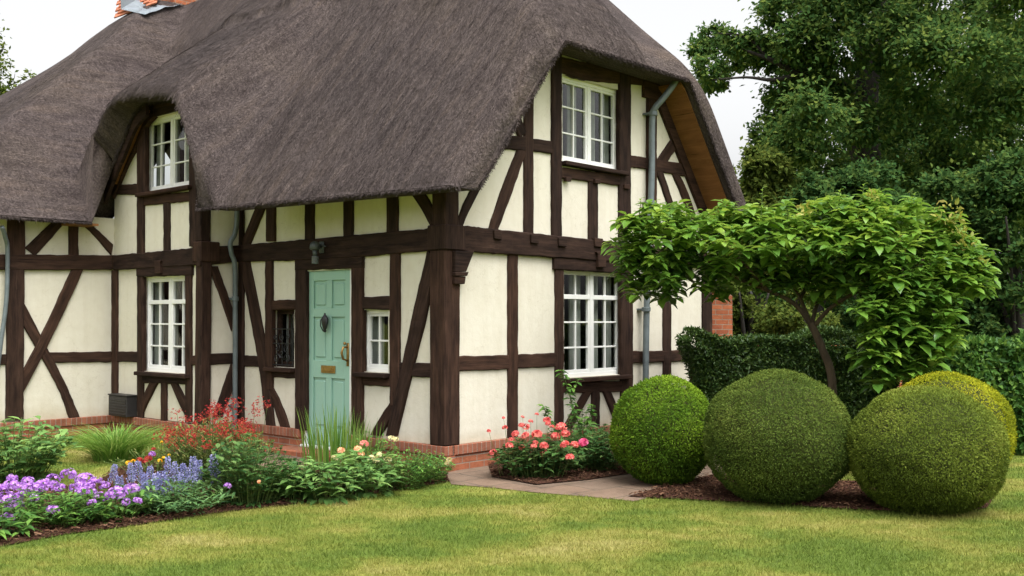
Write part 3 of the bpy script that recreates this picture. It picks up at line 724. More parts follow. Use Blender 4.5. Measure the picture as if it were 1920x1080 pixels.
# --- windows
def window(w, op, cols, rows, transom=None, recess=.055, curt='sides', sill=True, fw=.045, dark=False):
    a0, a1, z0, z1 = op; am = (a0+a1)/2; fm = M['timber'] if dark else M['white']
    o1 = -recess; o0 = o1-.06; bm = bmesh.new()
    wbox(bm, w, a0, a1, z1-fw, z1, o0, o1, .004); wbox(bm, w, a0, a1, z0, z0+fw*1.1, o0, o1, .004)
    wbox(bm, w, a0, a0+fw, z0+fw*1.1, z1-fw, o0, o1-.001, .004); wbox(bm, w, a1-fw, a1, z0+fw*1.1, z1-fw, o0, o1-.001, .004)
    lights = [(a0+fw, a1-fw)]
    if cols == 4:
        wbox(bm, w, am-.028, am+.028, z0+fw*1.1, z1-fw, o0, o1-.002, .004); lights = [(a0+fw, am-.028), (am+.028, a1-fw)]
    zt, zb = z1-fw, z0+fw*1.1; rs = 0.03
    for la, lb in lights:                    # casement sashes, a little behind the frame
        s0, s1 = o0+.008, o1-.012
        wbox(bm, w, la, lb, zt-rs, zt, s0, s1, .003); wbox(bm, w, la, lb, zb, zb+rs*1.3, s0, s1, .003)
        wbox(bm, w, la, la+rs, zb+rs*1.3, zt-rs, s0, s1-.001, .003); wbox(bm, w, lb-rs, lb, zb+rs*1.3, zt-rs, s0, s1-.001, .003)
        pm = (la+lb)/2; wbox(bm, w, pm-.010, pm+.010, zb+rs*1.3, zt-rs, s0+.01, s1-.004, .002)
        zz = [zb+(zt-zb)*k/rows for k in range(1, rows)]
        if transom is not None:
            tz = z0+(z1-z0)*transom; wbox(bm, w, la, lb, tz-.028, tz+.028, s0, s1+.006, .003)
            zz = [zb+(tz-zb)*k/(rows-1) for k in range(1, rows-1)]
        for z in zz: wbox(bm, w, la+rs, lb-rs, z-.010, z+.010, s0+.011, s1-.006, .002)
    win = bm_obj('window', bm, fm, H, True)
    bm = bmesh.new(); bm.faces.new([bm.verts.new(w3(w, a, z, o0+.02)) for a, z in rect(a0+.01, a1-.01, z0+.01, z1-.01)]); bm_obj('pane', bm, M['glass'], win)
    ranges = []
    if curt == 'sides':
        W = a1-a0; ranges = [(a0+.01, a0+W*.30), (a1-W*.30, a1-.01)]
        if cols == 4: ranges = [(a0+W*p, a0+W*q-.005) for p, q in (((.26, .45), (.62, .72), (.83, 1.0)) if w == 'E' else ((.0, .16), (.30, .40), (.55, .68), (.86, 1.0)))]
    for ca, cb in ranges:
        n = 40; V = []; Fq = []
        for i in range(n+1):
            t = i/n; a = ca+(cb-ca)*t; o = o0-.085+.028*math.sin(t*(cb-ca)*75+ca*9)+.01*math.sin(t*21)
            for z in (z0+.01, (z0+z1)/2, z1-.01): V.append(w3(w, a, z, o))
        for i in range(n):
            for k in range(2): Fq.append((i*3+k, i*3+3+k, i*3+4+k, i*3+1+k))
        link('curtain', mesh_np('curtain', V, [Fq], smooth=True), M['curtain'], win)
    if sill:
        bm = bmesh.new(); wbox(bm, w, a0-.05, a1+.05, z0-.055, z0-.004, -.06, .105, .008)
        bm_obj('sill', bm, M['timber'], win)
    return win
window('E', OP['El'], 4, 4, .74); window('E', OP['Eu'], 4, 3); window('B', OP['Bl'], 4, 4, .73); window('B', OP['Bu'], 4, 3)
window('D', OP['Dr'], 2, 2, None, .05)
wl = window('D', OP['Dl'], 2, 1, None, .07, 'sides', True, .03, True)
prop(wl, 'dark framed window with wrought iron grille')
def grille():
    a0, a1, z0, z1 = OP['Dl']; bm = bmesh.new(); zt = z0+(z1-z0)*.66
    P = lambda a, z, o=.012: w3('D', a, z, o)
    for z in (z0+.03, z0+(zt-z0)*.62, zt): add_tube(bm, [P(a0+.01, z), P(a1-.01, z)], .007, 6)
    for k in range(5):
        a = a0+.02+(a1-a0-.04)*k/4; add_tube(bm, [P(a, z0+.02), P(a, zt)], .006, 6)
    def scroll(ca, cz, r, turn, ph):
        add_tube(bm, [P(ca+r*(1-t)*math.cos(ph+turn*t*9), cz+r*(1-t)*math.sin(ph+turn*t*9), .018) for t in np.linspace(0, .85, 22)], .006, 5)
    W = a1-a0
    for k, (fa, fz, r, tn, ph) in enumerate(((.25, .22, .07, 1, 0), (.72, .22, .07, -1, 3), (.3, .48, .06, -1, 2), (.7, .5, .06, 1, 1), (.5, .35, .05, 1, 4), (.5, .78, .05, -1, 1), (.25, .8, .04, 1, 2), (.78, .8, .04, -1, 0))):
        scroll(a0+W*fa, z0+(zt-z0)*fz, r, tn, ph)
    return bm_obj('iron_grille', bm, M['iron'], wl)
grille()

# --- front door
def door():
    a0, a1, z0, z1 = OP['door']; o = -.012; bm = bmesh.new()
    fr = bmesh.new(); wbox(fr, 'D', a1-.028, a1, z0, z1, -.1, .012, .004); wbox(fr, 'D', a0, a0+.02, z0, z1-.028, -.1, .005, .004); wbox(fr, 'D', a0, a1-.029, z1-.027, z1, -.1, .010, .004)
    wbox(fr, 'D', a0-.01, a1+.01, z0-.03, z0-.001, -.1, .07, .005)
    b0, b1, y0, y1 = a0+.022, a1-.030, z0+.008, z1-.030
    wbox(bm, 'D', b0, b1, y0, y1, -.055, o-.022)
    W = b1-b0; st = .105; mid = (b0+b1)/2; H_ = y1-y0
    zs = [y0, y0+.20, y0+H_*.385, y0+H_*.485, y0+H_*.735, y0+H_*.785, y1-.115, y1]
    rails = [(zs[0], zs[1]), (zs[2], zs[3]), (zs[4], zs[5]), (zs[6], zs[7])]
    for a, b in rails: wbox(bm, 'D', b0+st, b1-st, a, b, -.03, o-.001, .003)
    wbox(bm, 'D', b0, b0+st, y0, y1, -.03, o, .004); wbox(bm, 'D', b1-st, b1, y0, y1, -.03, o, .004)
    for (ra, rb) in ((zs[1], zs[2]), (zs[3], zs[4]), (zs[5], zs[6])):
        wbox(bm, 'D', mid-.05, mid+.05, ra, rb, -.03, o-.001, .003)
        for pa, pb in ((b0+st, mid-.05), (mid+.05, b1-st)):
            wbox(bm, 'D', pa+.035, pb-.035, ra+.035, rb-.035, -.04, o-.008, .010)
    dr = bm_obj('door', bm, M['door'], H); bm_obj('door_frame', fr, M['white'], dr)
    # letter plate
    lp = bmesh.new(); zc = (zs[2]+zs[3])/2; wbox(lp, 'D', mid-.135, mid+.135, zc-.045, zc+.045, o, o+.012, .004); wbox(lp, 'D', mid-.105, mid+.105, zc-.022, zc+.018, o+.012, o+.020, .004)
    bm_obj('letter_plate', lp, M['brass'], dr)
    # urn shaped knocker
    k = bmesh.new(); kz = wp('D', c3(507, 530))[1]; ka = wp('D', c3(507, 530))[0]
    P = lambda da, dz, of: w3('D', ka+da, kz+dz, of)
    c = P(0, 0, .035); add_lathe(k, [(.012, -.115), (.03, -.10), (.022, -.085), (.035, -.06), (.052, 0), (.055, .045), (.047, .062), (.03, .08), (.018, .095), (.012, .115)], c, 10, .6, 1)
    add_tube(k, [P(.045, .06, .03), P(.06, .03, .05), P(.05, -.04, .06), P(.01, -.10, .05)], .008, 6)
    add_tube(k, [P(-.045, .06, .03), P(-.06, .03, .05), P(-.05, -.04, .06), P(-.01, -.10, .05)], .008, 6)
    bm_obj('knocker', k, M['iron'], dr, True, True)
    h = bmesh.new(); hz = wp('D', c3(586, 650))[1]; ha = b0+.045; Q = lambda da, dz, of: w3('D', ha+da, hz+dz, of)
    wbox(h, 'D', ha-.022, ha+.022, hz-.135, hz+.135, o, o+.008, .003)
    add_tube(h, [Q(0, .09, o+.01), Q(0, .085, .06), Q(.01, .02, .075), Q(0, -.05, .06), Q(0, -.07, o+.01)], [.012, .013, .016, .013, .011], 8)
    add_lathe(h, [(.002, .0), (.018, .01), (.018, .03), (.002, .04)], Q(.01, .11, .03), 8)
    bm_obj('handle', h, M['brass'], dr, True, True)
    hg = bmesh.new()
    for z in (z0+.25, z1-.45): wbox(hg, 'D', a1-.05, a1-.02, z-.05, z+.05, -.01, .016, .003)
    bm_obj('hinge', hg, M['white'], dr)
    # stone step
    s = bmesh.new(); wbox(s, 'D', a0-.15, a1+.22, -.05, z0-.035, .0, .34, .015); bm_obj('door_step', s, M['brick'], H)
door()

# --- lamp over the door
def lamp():
    a, z = wp('D', c3(502, 255)); K = .76; P = lambda da, dz, o: w3('D', a+da*K, z+dz*K, .05+(o-.05)*K); bm = bmesh.new()
    wbox(bm, 'D', a-.045, a+.045, z-.05, z+.09, .05, .075, .01)
    add_tube(bm, [P(0, .03, .07), P(0, .07, .14), P(0, .05, .22)], [.021, .018, .023], 10)
    add_lathe(bm, [(x*.76, y*.76) for x, y in ((.02, .115), (.055, .10), (.078, .06), (.080, .0), (.062, -.02), (.03, -.03))], P(0, .0, .20), 14)
    add_tube(bm, [P(-.04, .06, .10), P(-.12, .035, .10), P(-.16, .03, .11)], [.014, .009, .005], 8)
    add_tube(bm, [P(0, -.02, .2), P(0, -.12, .19)], [.029, .026], 10)
    o = bm_obj('wall_lamp', bm, M['lamp'], H, True, True)
    b2 = bmesh.new(); pr = []
    for i in range(10): pr.append((.05+.006*(i % 2), -.12-.012*i))
    add_lathe(b2, [(x*.76, y*.76) for x, y in [(.03, -.115)]+pr+[(.03, -.235)]], P(0, .0, .19), 14); bm_obj('lamp_glass', b2, M['lens'], o)
lamp()

# --- downpipes
def pipe(w, pix, r, off, brackets=()):
    pts = []
    for x, y, o in pix:
        a, z = wp(w, (x, y), o); pts.append(np.array(w3(w, a, z, o)))
    P = spline(pts, 48); bm = bmesh.new(); add_tube(bm, P, r, 12)
    o = bm_obj('downpipe', bm, M['zinc'], H, True, True)
    for x, y, of in brackets:
        a, z = wp(w, (x, y), of); c = w3(w, a, z, of); b2 = bmesh.new()
        add_lathe(b2, [(r*1.05, -.03), (r*1.4, -.025), (r*1.4, .025), (r*1.05, .03)], c, 12); wbox(b2, w, a-.06, a+.06, z-.012, z+.012, 0, of-.02); bm_obj('pipe_clip', b2, M['zinc'], o)
pipe('C', [(444, 385, .10), (444, 415, .10), (440, 440, .10), (432, 455, .10), (434, 475, .10), (440, 495, .10), (441, 540, .08), (441, 700, .07), (440, 815, .07)], .032, .1, ((441, 560, .075), (441, 760, .07)))
pipe('E', [(1272, 142, .36), (1262, 160, .33), (1243, 185, .24), (1228, 203, .16), (1223, 225, .12), (1222, 330, .11), (1217, 460, .11), (1212, 600, .11), (1210, 800, .11)], .042, .1, ((1211.5, 580, .11), (1224.5, 213, .13), (1221, 380, .11)))
pipe('A', [(4, 425, .30), (10, 445, .2), (14, 470, .11), (12, 560, .1), (2, 640, .1), (-8, 720, .1), (-14, 790, .1)], .028, .1)
# --- chimney and lead work on the upper left roof
def chimney():
    # find the roof point behind a sight line on the wing slope
    def hit(px, py):
        d = rl(px, py)
        for t in np.linspace(9, 20, 3000):
            p = CL+d*t
            if p[2] < float(z_raw(np.array(p[0]), np.array(p[1]))): return p
        return p
    A_ = hit(272, 52); B_ = hit(344, 28)
    c = (A_+B_)/2; print('chimney base', A_, B_)
    u0, v0 = c[0]+.40, c[1]+.35; zb = c[2]
    stack = bmesh.new(); add_box(stack, u0+.05, u0+.62, v0+.15, v0+.85, zb-.5, zb+2.3, .01); add_box(stack, u0-.01, u0+.68, v0+.09, v0+.91, zb+1.9, zb+2.1, .01)
    ch = bm_obj('chimney', stack, M['oldbrick'], H)
    # lead apron following the slope plus upstand
    bm = bmesh.new(); n = 8
    e0 = np.array([A_[0], A_[1]]); e1 = np.array([B_[0], B_[1]])
    inw = np.array([-(e1-e0)[1], (e1-e0)[0]]); inw /= np.linalg.norm(inw)
    if inw[1] < 0: inw = -inw
    L0 = []; L1 = []
    for i in range(n+1):
        q = e0+(e1-e0)*i/n; r = q+inw*.52
        L0.append((q[0], q[1], float(z_top(np.array(q[0]), np.array(q[1])))+.12+.012*math.sin(i*1.9))); L1.append((r[0], r[1], float(z_top(np.array(r[0]), np.array(r[1])))+.17))
    a = [bm.verts.new(p) for p in L0]; b = [bm.verts.new(p) for p in L1]; cc = [bm.verts.new((p[0]+inw[0]*.03, p[1]+inw[1]*.03, p[2]+.34)) for p in L1]
    for i in range(n): bm.faces.new((a[i], a[i+1], b[i+1], b[i])); bm.faces.new((b[i], b[i+1], cc[i+1], cc[i]))
    r = bmesh.ops.solidify(bm, geom=bm.faces[:], thickness=.012)
    bm_obj('lead_flashing', bm, M['lead'], ch)
    # clay tile skirt on the side, courses overlapping
    bm = bmesh.new()
    p0 = CL+rl(215, 36)*((A_[1]+.6-CL[1])/rl(215, 36)[1]); p1 = CL+rl(294, 8)*((A_[1]+.25-CL[1])/rl(294, 8)[1])
    ax = (p1-p0); Ls = np.linalg.norm(ax); ax /= Ls; up = np.array([.35, .55, .62]); up /= np.linalg.norm(up); nn = np.cross(ax, up); nn /= np.linalg.norm(nn)
    if nn[2] < 0: nn = -nn
    for row in range(6):
        for k in range(8):
            c0 = p0+ax*(Ls*.88*(k+(.5 if row % 2 else 0))/7)+up*(.115*row)+nn*(.012+.003*row)+nn*RNG.normal(0, .004)
            q = [c0, c0+ax*(Ls*.865/7), c0+ax*(Ls*.865/7)+up*.2-nn*.03, c0+up*.2-nn*.03]
            lo = [bm.verts.new(x) for x in q]; hi = [bm.verts.new(x+nn*.022) for x in q]
            bm.faces.new(lo[::-1]); bm.faces.new(hi)
            for i in range(4): bm.faces.new((lo[i], lo[(i+1) % 4], hi[(i+1) % 4], hi[i]))
    bm_obj('clay_tiles', bm, M['tile'], ch)
chimney()
# --- dark box standing on the plinth in the inner corner
def wall_box():
    a0, z0 = wp('B', (210, 779), .10); a1, z1 = wp('B', (246, 741), .10)
    b = thing('meter_box', tuple(wpos(UB, (a0+a1)/2, .268)), 'small dark ribbed box on the brick ledge left of the lower bay window', 'box')
    b.rotation_euler = (0, 0, HROT); m = (a0+a1)/2; hw = abs(a0-a1)/2; h = z1-.268
    bm = bmesh.new(); add_box(bm, -.16, -.002, -hw+.01, hw-.01, .002, h-.02, .008)
    for k in range(6): add_box(bm, -.167, -.158, -hw+.03, hw-.03, .03+k*(h-.08)/6, .03+(k+.55)*(h-.08)/6, .002)
    bm_obj('case', bm, M['box'], b)
    bm = bmesh.new(); add_box(bm, -.17, -.002, -hw, hw, h-.019, h, .006); bm_obj('lid', bm, M['box'], b)
wall_box()

# ------------------------------------------------------------------ ground
def poly_ground(name, pts, z, mat, kind='structure', sub=0):
    bm = bmesh.new(); vs = [Vector((p[0], p[1], 0)) for p in pts]; tr = tessellate_polygon([vs])
    bv = [bm.verts.new((v.x, v.y, z)) for v in vs]
    for t in tr: bm.faces.new([bv[i] for i in t])
    bmesh.ops.recalc_face_normals(bm, faces=bm.faces[:])
    if bm.faces[:][0].normal.z < 0: bmesh.ops.reverse_faces(bm, faces=bm.faces[:])
    o = bm_obj(name, bm, mat); return prop(o, kind=kind)
bm = bmesh.new(); bmesh.ops.create_grid(bm, x_segments=2, y_segments=2, size=900); g = bm_obj('lawn', bm, M['lawn'], None, False); prop(g, kind='structure')
G = lambda L: [ground(*p)[:2] for p in L]
U2 = lambda u, v: wpos(u, v)[:2]
BED = G([(-260, 1085), (0, 1027), (120, 1004), (230, 990), (330, 975), (430, 960), (530, 949), (640, 936), (740, 921), (843, 904), (838, 890), (770, 878), (640, 878), (520, 884), (430, 876), (330, 866), (235, 872), (180, 905), (90, 915), (-60, 915), (-300, 960)])
PATH = G([(846, 909), (930, 916), (1010, 925), (1100, 932), (1190, 941), (1330, 905), (1390, 888)])+[U2(5.3, -.9), U2(5.3, -.02), U2(-.02, -.02), U2(-.02, VC), U2(-1.15, VC-.1)]+G([(505, 885), (640, 885), (770, 884), (838, 893)])
MULCH = G([(1178, 933), (1260, 937), (1400, 944), (1560, 955), (1720, 963), (1800, 964), (1852, 954), (1864, 935), (1800, 912), (1650, 905), (1580, 905), (1480, 895), (1330, 893), (1240, 915)])
MUL2 = G([(922, 896), (1005, 911), (1100, 902), (1180, 890), (1230, 870), (1180, 850), (1000, 858), (915, 870)])
poly_ground('path', PATH, .006, M['paving'])
def bed(name, pts, z, h):
    P = np.array(pts); bm = bmesh.new(); vs = [Vector((p[0], p[1], 0)) for p in P]; tr = tessellate_polygon([vs])
    bv = [bm.verts.new((v.x, v.y, z)) for v in vs]
    for t in tr: bm.faces.new([bv[i] for i in t])
    bmesh.ops.recalc_face_normals(bm, faces=bm.faces[:])
    bound = set(e for e in bm.edges if len(e.link_faces) == 1)
    for _ in range(5):
        long = [e for e in bm.edges if e.calc_length() > .10]
        if not long: break
        bmesh.ops.subdivide_edges(bm, edges=long, cuts=1, use_grid_fill=False); bmesh.ops.triangulate(bm, faces=bm.faces[:])
    for v in bm.verts:
        edge = any(len(e.link_faces) == 1 for e in v.link_edges)
        if not edge: v.co.z += h*(.5+random.random())
    bmesh.ops.recalc_face_normals(bm, faces=bm.faces[:])
    o = bm_obj(name, bm, M['mulch']); return prop(o, kind='structure')
bed('flower_bed', BED, .010, .012); bed('mulch_bed', MULCH, .014, .012); bed('border_bed', MUL2, .018, .010)

def chips():
    P = np.concatenate([np.stack([RNG.uniform(-5, 6, 60000), RNG.uniform(7, 11.5, 60000)], 1)])
    ins = (lambda L: np.any([INS(P, q) for q in L], axis=0))([BED, MULCH, MUL2]); P = P[ins][:16000]; n = len(P)
    an = RNG.uniform(0, 6.28, n); d = np.column_stack([np.cos(an), np.sin(an), RNG.normal(0, .25, n)]); sd = np.column_stack([-np.sin(an), np.cos(an), RNG.normal(0, .25, n)])
    c = np.column_stack([P, RNG.uniform(.026, .045, n)]); L = RNG.uniform(.008, .028, n)[:, None]; W = RNG.uniform(.003, .009, n)[:, None]
    V = np.stack([c-d*L-sd*W, c+d*L-sd*W*.7, c+d*L*.9+sd*W, c-d*L*.8+sd*W], 1).reshape(-1, 3)
    o = link('bark_chips', mesh_np('bark_chips', V, [np.arange(4*n).reshape(-1, 4)], np.repeat(RNG.uniform(0, 1, n), 4)), leafmat('bark_chip', [(.03, .015, .009), (.06, .028, .016), (.09, .044, .026), (.15, .085, .052)], .9, 0, .05))
    prop(o, 'loose reddish brown bark chips lying on the beds', 'bark chips', kind='stuff')
def INS(P, poly):
    x, y = P[:, 0], P[:, 1]; r = np.zeros(len(P), bool); n = len(poly)
    for i in range(n):
        x0, y0 = poly[i]; x1, y1 = poly[(i+1) % n]; c = ((y0 > y) != (y1 > y)); r ^= c & (x < (x1-x0)*(y-y0)/((y1-y0) if y1 != y0 else 1e-9)+x0)
    return r
chips()
# grass blades, denser where the lawn is close
def inside(P, poly):
    x, y = P[:, 0], P[:, 1]; r = np.zeros(len(P), bool); n = len(poly)
    for i in range(n):
        x0, y0 = poly[i]; x1, y1 = poly[(i+1) % n]
        c = ((y0 > y) != (y1 > y)); xx = (x1-x0)*(y-y0)/((y1-y0) if y1 != y0 else 1e-9)+x0
        r ^= c & (x < xx)
    return r
HOUSE = [U2(-.02, -.02), U2(5.2, -.02), U2(5.2, 11), U2(-3.1, 11), U2(-3.1, VA), U2(UB, VA), U2(UB, VC), U2(0, VC)]
def grass():
    pts = []
    for (x0, x1, y0, y1, dens) in ((-4.4, 4.8, 5.2, 7.6, 5200), (-5.5, 5.6, 7.6, 9.4, 4200), (-7.0, 8.2, 9.4, 14.5, 1500)):
        n = int((x1-x0)*(y1-y0)*dens); q = np.stack([RNG.uniform(x0, x1, n), RNG.uniform(y0, y1, n)], 1); pts.append(q)
    P = np.concatenate(pts); k = ~inside(P, BED) & ~inside(P, PATH) & ~inside(P, MULCH) & ~inside(P, MUL2) & ~inside(P, HOUSE)
    P = P[k]; n = len(P); h = RNG.gamma(5, .0030, n)+.008; an = RNG.uniform(0, 2*np.pi, n); ln = RNG.normal(0, .8, n)*h
    la = RNG.uniform(0, 2*np.pi, n); w = RNG.uniform(.0016, .0034, n)*(1+.05*(P[:, 1]-5))
    b = np.column_stack([P, np.zeros(n)]); s = np.column_stack([np.cos(an)*w, np.sin(an)*w, np.zeros(n)])
    tip = b+np.column_stack([np.cos(la)*ln, np.sin(la)*ln, h])
    V = np.stack([b-s, b+s, tip], 1).reshape(-1, 3); r = np.repeat(RNG.uniform(0, 1, n), 3)
    o = link('grass', mesh_np('grass', V, [np.arange(3*n).reshape(-1, 3)], r), M['blades'])
    prop(o, 'short mown lawn grass, green with straw coloured dry patches', 'grass', kind='stuff')
grass()

# ------------------------------------------------------------------ plants
def unit(a): return a/(np.linalg.norm(a, axis=-1, keepdims=True)+1e-9)
def leaves_small(c, d, nrm, L, W, fold=.15):
    n = len(c); s = unit(np.cross(nrm, d)); nn = unit(np.cross(d, s)); L = np.broadcast_to(L, (n,))[:, None]; W = np.broadcast_to(W, (n,))[:, None]
    m = c+d*L*.48
    V = np.stack([c, m-s*W*.5+nn*W*fold, c+d*L, m+s*W*.5+nn*W*fold], 1).reshape(-1, 3)
    i = np.arange(n)[:, None]*4; return V, np.concatenate([i+np.array([[0, 2, 1]]), i+np.array([[0, 3, 2]])]), 4
def leaves_big(c, d, nrm, L, W, droop=.35, fold=.16):
    n = len(c); s = unit(np.cross(nrm, d)); nn = unit(np.cross(d, s)); L = np.broadcast_to(L, (n,))[:, None]; W = np.broadcast_to(W, (n,))[:, None]
    dr = np.broadcast_to(droop, (n,))[:, None]
    def mid(t): return c+d*L*t-nn*L*dr*t*t
    m1, m2, tip = mid(.33), mid(.68), mid(1.0)
    V = np.stack([c, m1-s*W*.46+nn*W*fold, m1, m1+s*W*.46+nn*W*fold, m2-s*W*.38+nn*W*fold*.8, m2, m2+s*W*.38+nn*W*fold*.8, tip], 1).reshape(-1, 3)
    i = np.arange(n)[:, None]*8
    T3 = np.concatenate([i+np.array([[0, 2, 1]]), i+np.array([[0, 3, 2]]), i+np.array([[4, 5, 7]]), i+np.array([[5, 6, 7]])])
    Q4 = np.concatenate([i+np.array([[1, 2, 5, 4]]), i+np.array([[2, 3, 6, 5]])])
    return V, (T3, Q4), 8
def leaf_mesh(name, c, d, nrm, L, W, big=False, rnd=None, **kw):
    c, d, nrm = np.asarray(c, float), unit(np.asarray(d, float)), np.asarray(nrm, float); n = len(c)
    if rnd is None: rnd = RNG.uniform(0, 1, n)
    if big: V, (T3, Q4), k = leaves_big(c, d, nrm, L, W, **kw); return mesh_np(name, V, [T3, Q4], np.repeat(rnd, k), smooth=True)
    V, T3, k = leaves_small(c, d, nrm, L, W, **kw); return mesh_np(name, V, [T3], np.repeat(rnd, k))
def rdir(n): return unit(RNG.normal(0, 1, (n, 3)))

LM = {}
LM['oak'] = leafmat('oak_leaf', [(0.034, 0.081, 0.023), (0.052, 0.115, 0.031), (0.087, 0.159, 0.039), (0.157, 0.214, 0.047)], .7, .48, .05)
LM['under'] = leafmat('understorey_leaf', [(0.025, 0.066, 0.02), (0.038, 0.093, 0.026), (0.06, 0.127, 0.033), (0.102, 0.166, 0.04)], .7, .42, .05)
LM['under2'] = leafmat('understorey_leaf_warm', [(0.043, 0.072, 0.016), (0.069, 0.108, 0.021), (0.106, 0.148, 0.028), (0.152, 0.192, 0.039)], .7, .45, .05)
LM['hedge'] = leafmat('hedge_leaf', [(0.019, 0.045, 0.01), (0.03, 0.068, 0.014), (0.049, 0.1, 0.02), (0.095, 0.15, 0.03)], .45, .15, .2)
LM['laurel'] = leafmat('laurel_leaf', [(0.021, 0.062, 0.014), (0.042, 0.116, 0.022), (0.08, 0.178, 0.032), (0.15, 0.262, 0.048)], .5, .28, .15)
LM['box1'] = leafmat('bright_box_leaf', [(0.049, 0.104, 0.011), (0.09, 0.17, 0.014), (0.14, 0.237, 0.019), (0.211, 0.317, 0.027)], .75, .25, .05)
LM['box2'] = leafmat('dull_box_leaf', [(0.046, 0.075, 0.016), (0.078, 0.12, 0.022), (0.117, 0.161, 0.029), (0.178, 0.211, 0.048)], .75, .25, .05)
LM['box3'] = leafmat('olive_box_leaf', [(0.063, 0.093, 0.016), (0.11, 0.152, 0.022), (0.165, 0.211, 0.032), (0.243, 0.264, 0.054)], .75, .25, .05)
LM['box4'] = leafmat('golden_box_leaf', [(0.127, 0.161, 0.013), (0.212, 0.247, 0.016), (0.308, 0.322, 0.018), (0.403, 0.391, 0.026)], .75, .25, .05)
LM['vib'] = leafmat('glossy_shrub_leaf', [(0.043, 0.113, 0.017), (0.074, 0.173, 0.022), (0.123, 0.245, 0.03), (0.231, 0.358, 0.046)], .34, .3, .45)
LM['vibold'] = leafmat('yellowed_leaf', [(.16, .2, .03), (.3, .3, .05), (.42, .38, .12)], .5, .3)
LM['bed1'] = leafmat('phlox_leaf', [(0.032, 0.095, 0.019), (0.061, 0.155, 0.027), (0.101, 0.223, 0.038), (0.162, 0.297, 0.054)], .45, .25)
LM['bed2'] = leafmat('blue_green_leaf', [(0.041, 0.101, 0.038), (0.074, 0.162, 0.054), (0.115, 0.223, 0.074), (0.176, 0.297, 0.101)], .5, .25)
LM['bed3'] = leafmat('rose_leaf', [(0.02, 0.063, 0.018), (0.039, 0.101, 0.025), (0.064, 0.147, 0.036), (0.119, 0.196, 0.056)], .4, .2)
LM['bed4'] = leafmat('pale_bed_leaf', [(0.056, 0.131, 0.037), (0.094, 0.2, 0.053), (0.144, 0.269, 0.069), (0.213, 0.35, 0.1)], .5, .28)
LM['blade'] = leafmat('blade_leaf', [(.07, .17, .025), (.11, .235, .034), (.17, .30, .05), (.28, .36, .10)], .5, .3)
LM['feather'] = leafmat('feathery_leaf', [(0.06, 0.102, 0.024), (0.102, 0.15, 0.034), (0.156, 0.192, 0.048), (0.24, 0.228, 0.072)], .6, .3)
def flower(name, cols): return leafmat(name, cols, .55, .35, .2)
LM['purple'] = flower('purple_petal', [(.27, .085, .40), (.42, .165, .56), (.53, .26, .66), (.68, .45, .78)])
LM['blue'] = flower('blue_petal', [(.15, .15, .36), (.23, .23, .46), (.33, .32, .55), (.48, .46, .66)])
LM['pink'] = flower('coral_petal', [(.55, .08, .08), (.70, .14, .13), (.78, .22, .18), (.82, .36, .28)])
LM['magenta'] = flower('magenta_petal', [(.6, .06, .18), (.75, .12, .28), (.82, .25, .38)])
LM['red'] = flower('red_petal', [(.22, .02, .018), (.36, .03, .022), (.48, .06, .035), (.42, .11, .06)])
LM['yellow'] = flower('yellow_petal', [(.7, .42, .02), (.8, .55, .03), (.82, .62, .08)])
LM['peach'] = flower('peach_petal', [(.75, .35, .16), (.82, .48, .25), (.85, .62, .4)])
LM['rosepink'] = flower('rose_pink_petal', [(.7, .28, .22), (.8, .4, .32)])
LM['cream'] = flower('cream_petal', [(.6, .55, .25), (.75, .7, .4), (.8, .76, .55)])

def tubes(name, paths, mat, parent, seg=6):
    bm = bmesh.new()
    for P, r0, r1 in paths:
        n = max(3, 4*len(P)); S = spline(P, n); add_tube(bm, S, list(np.linspace(r0, r1, n)), seg)
    return bm_obj(name, bm, mat, parent, False, True)

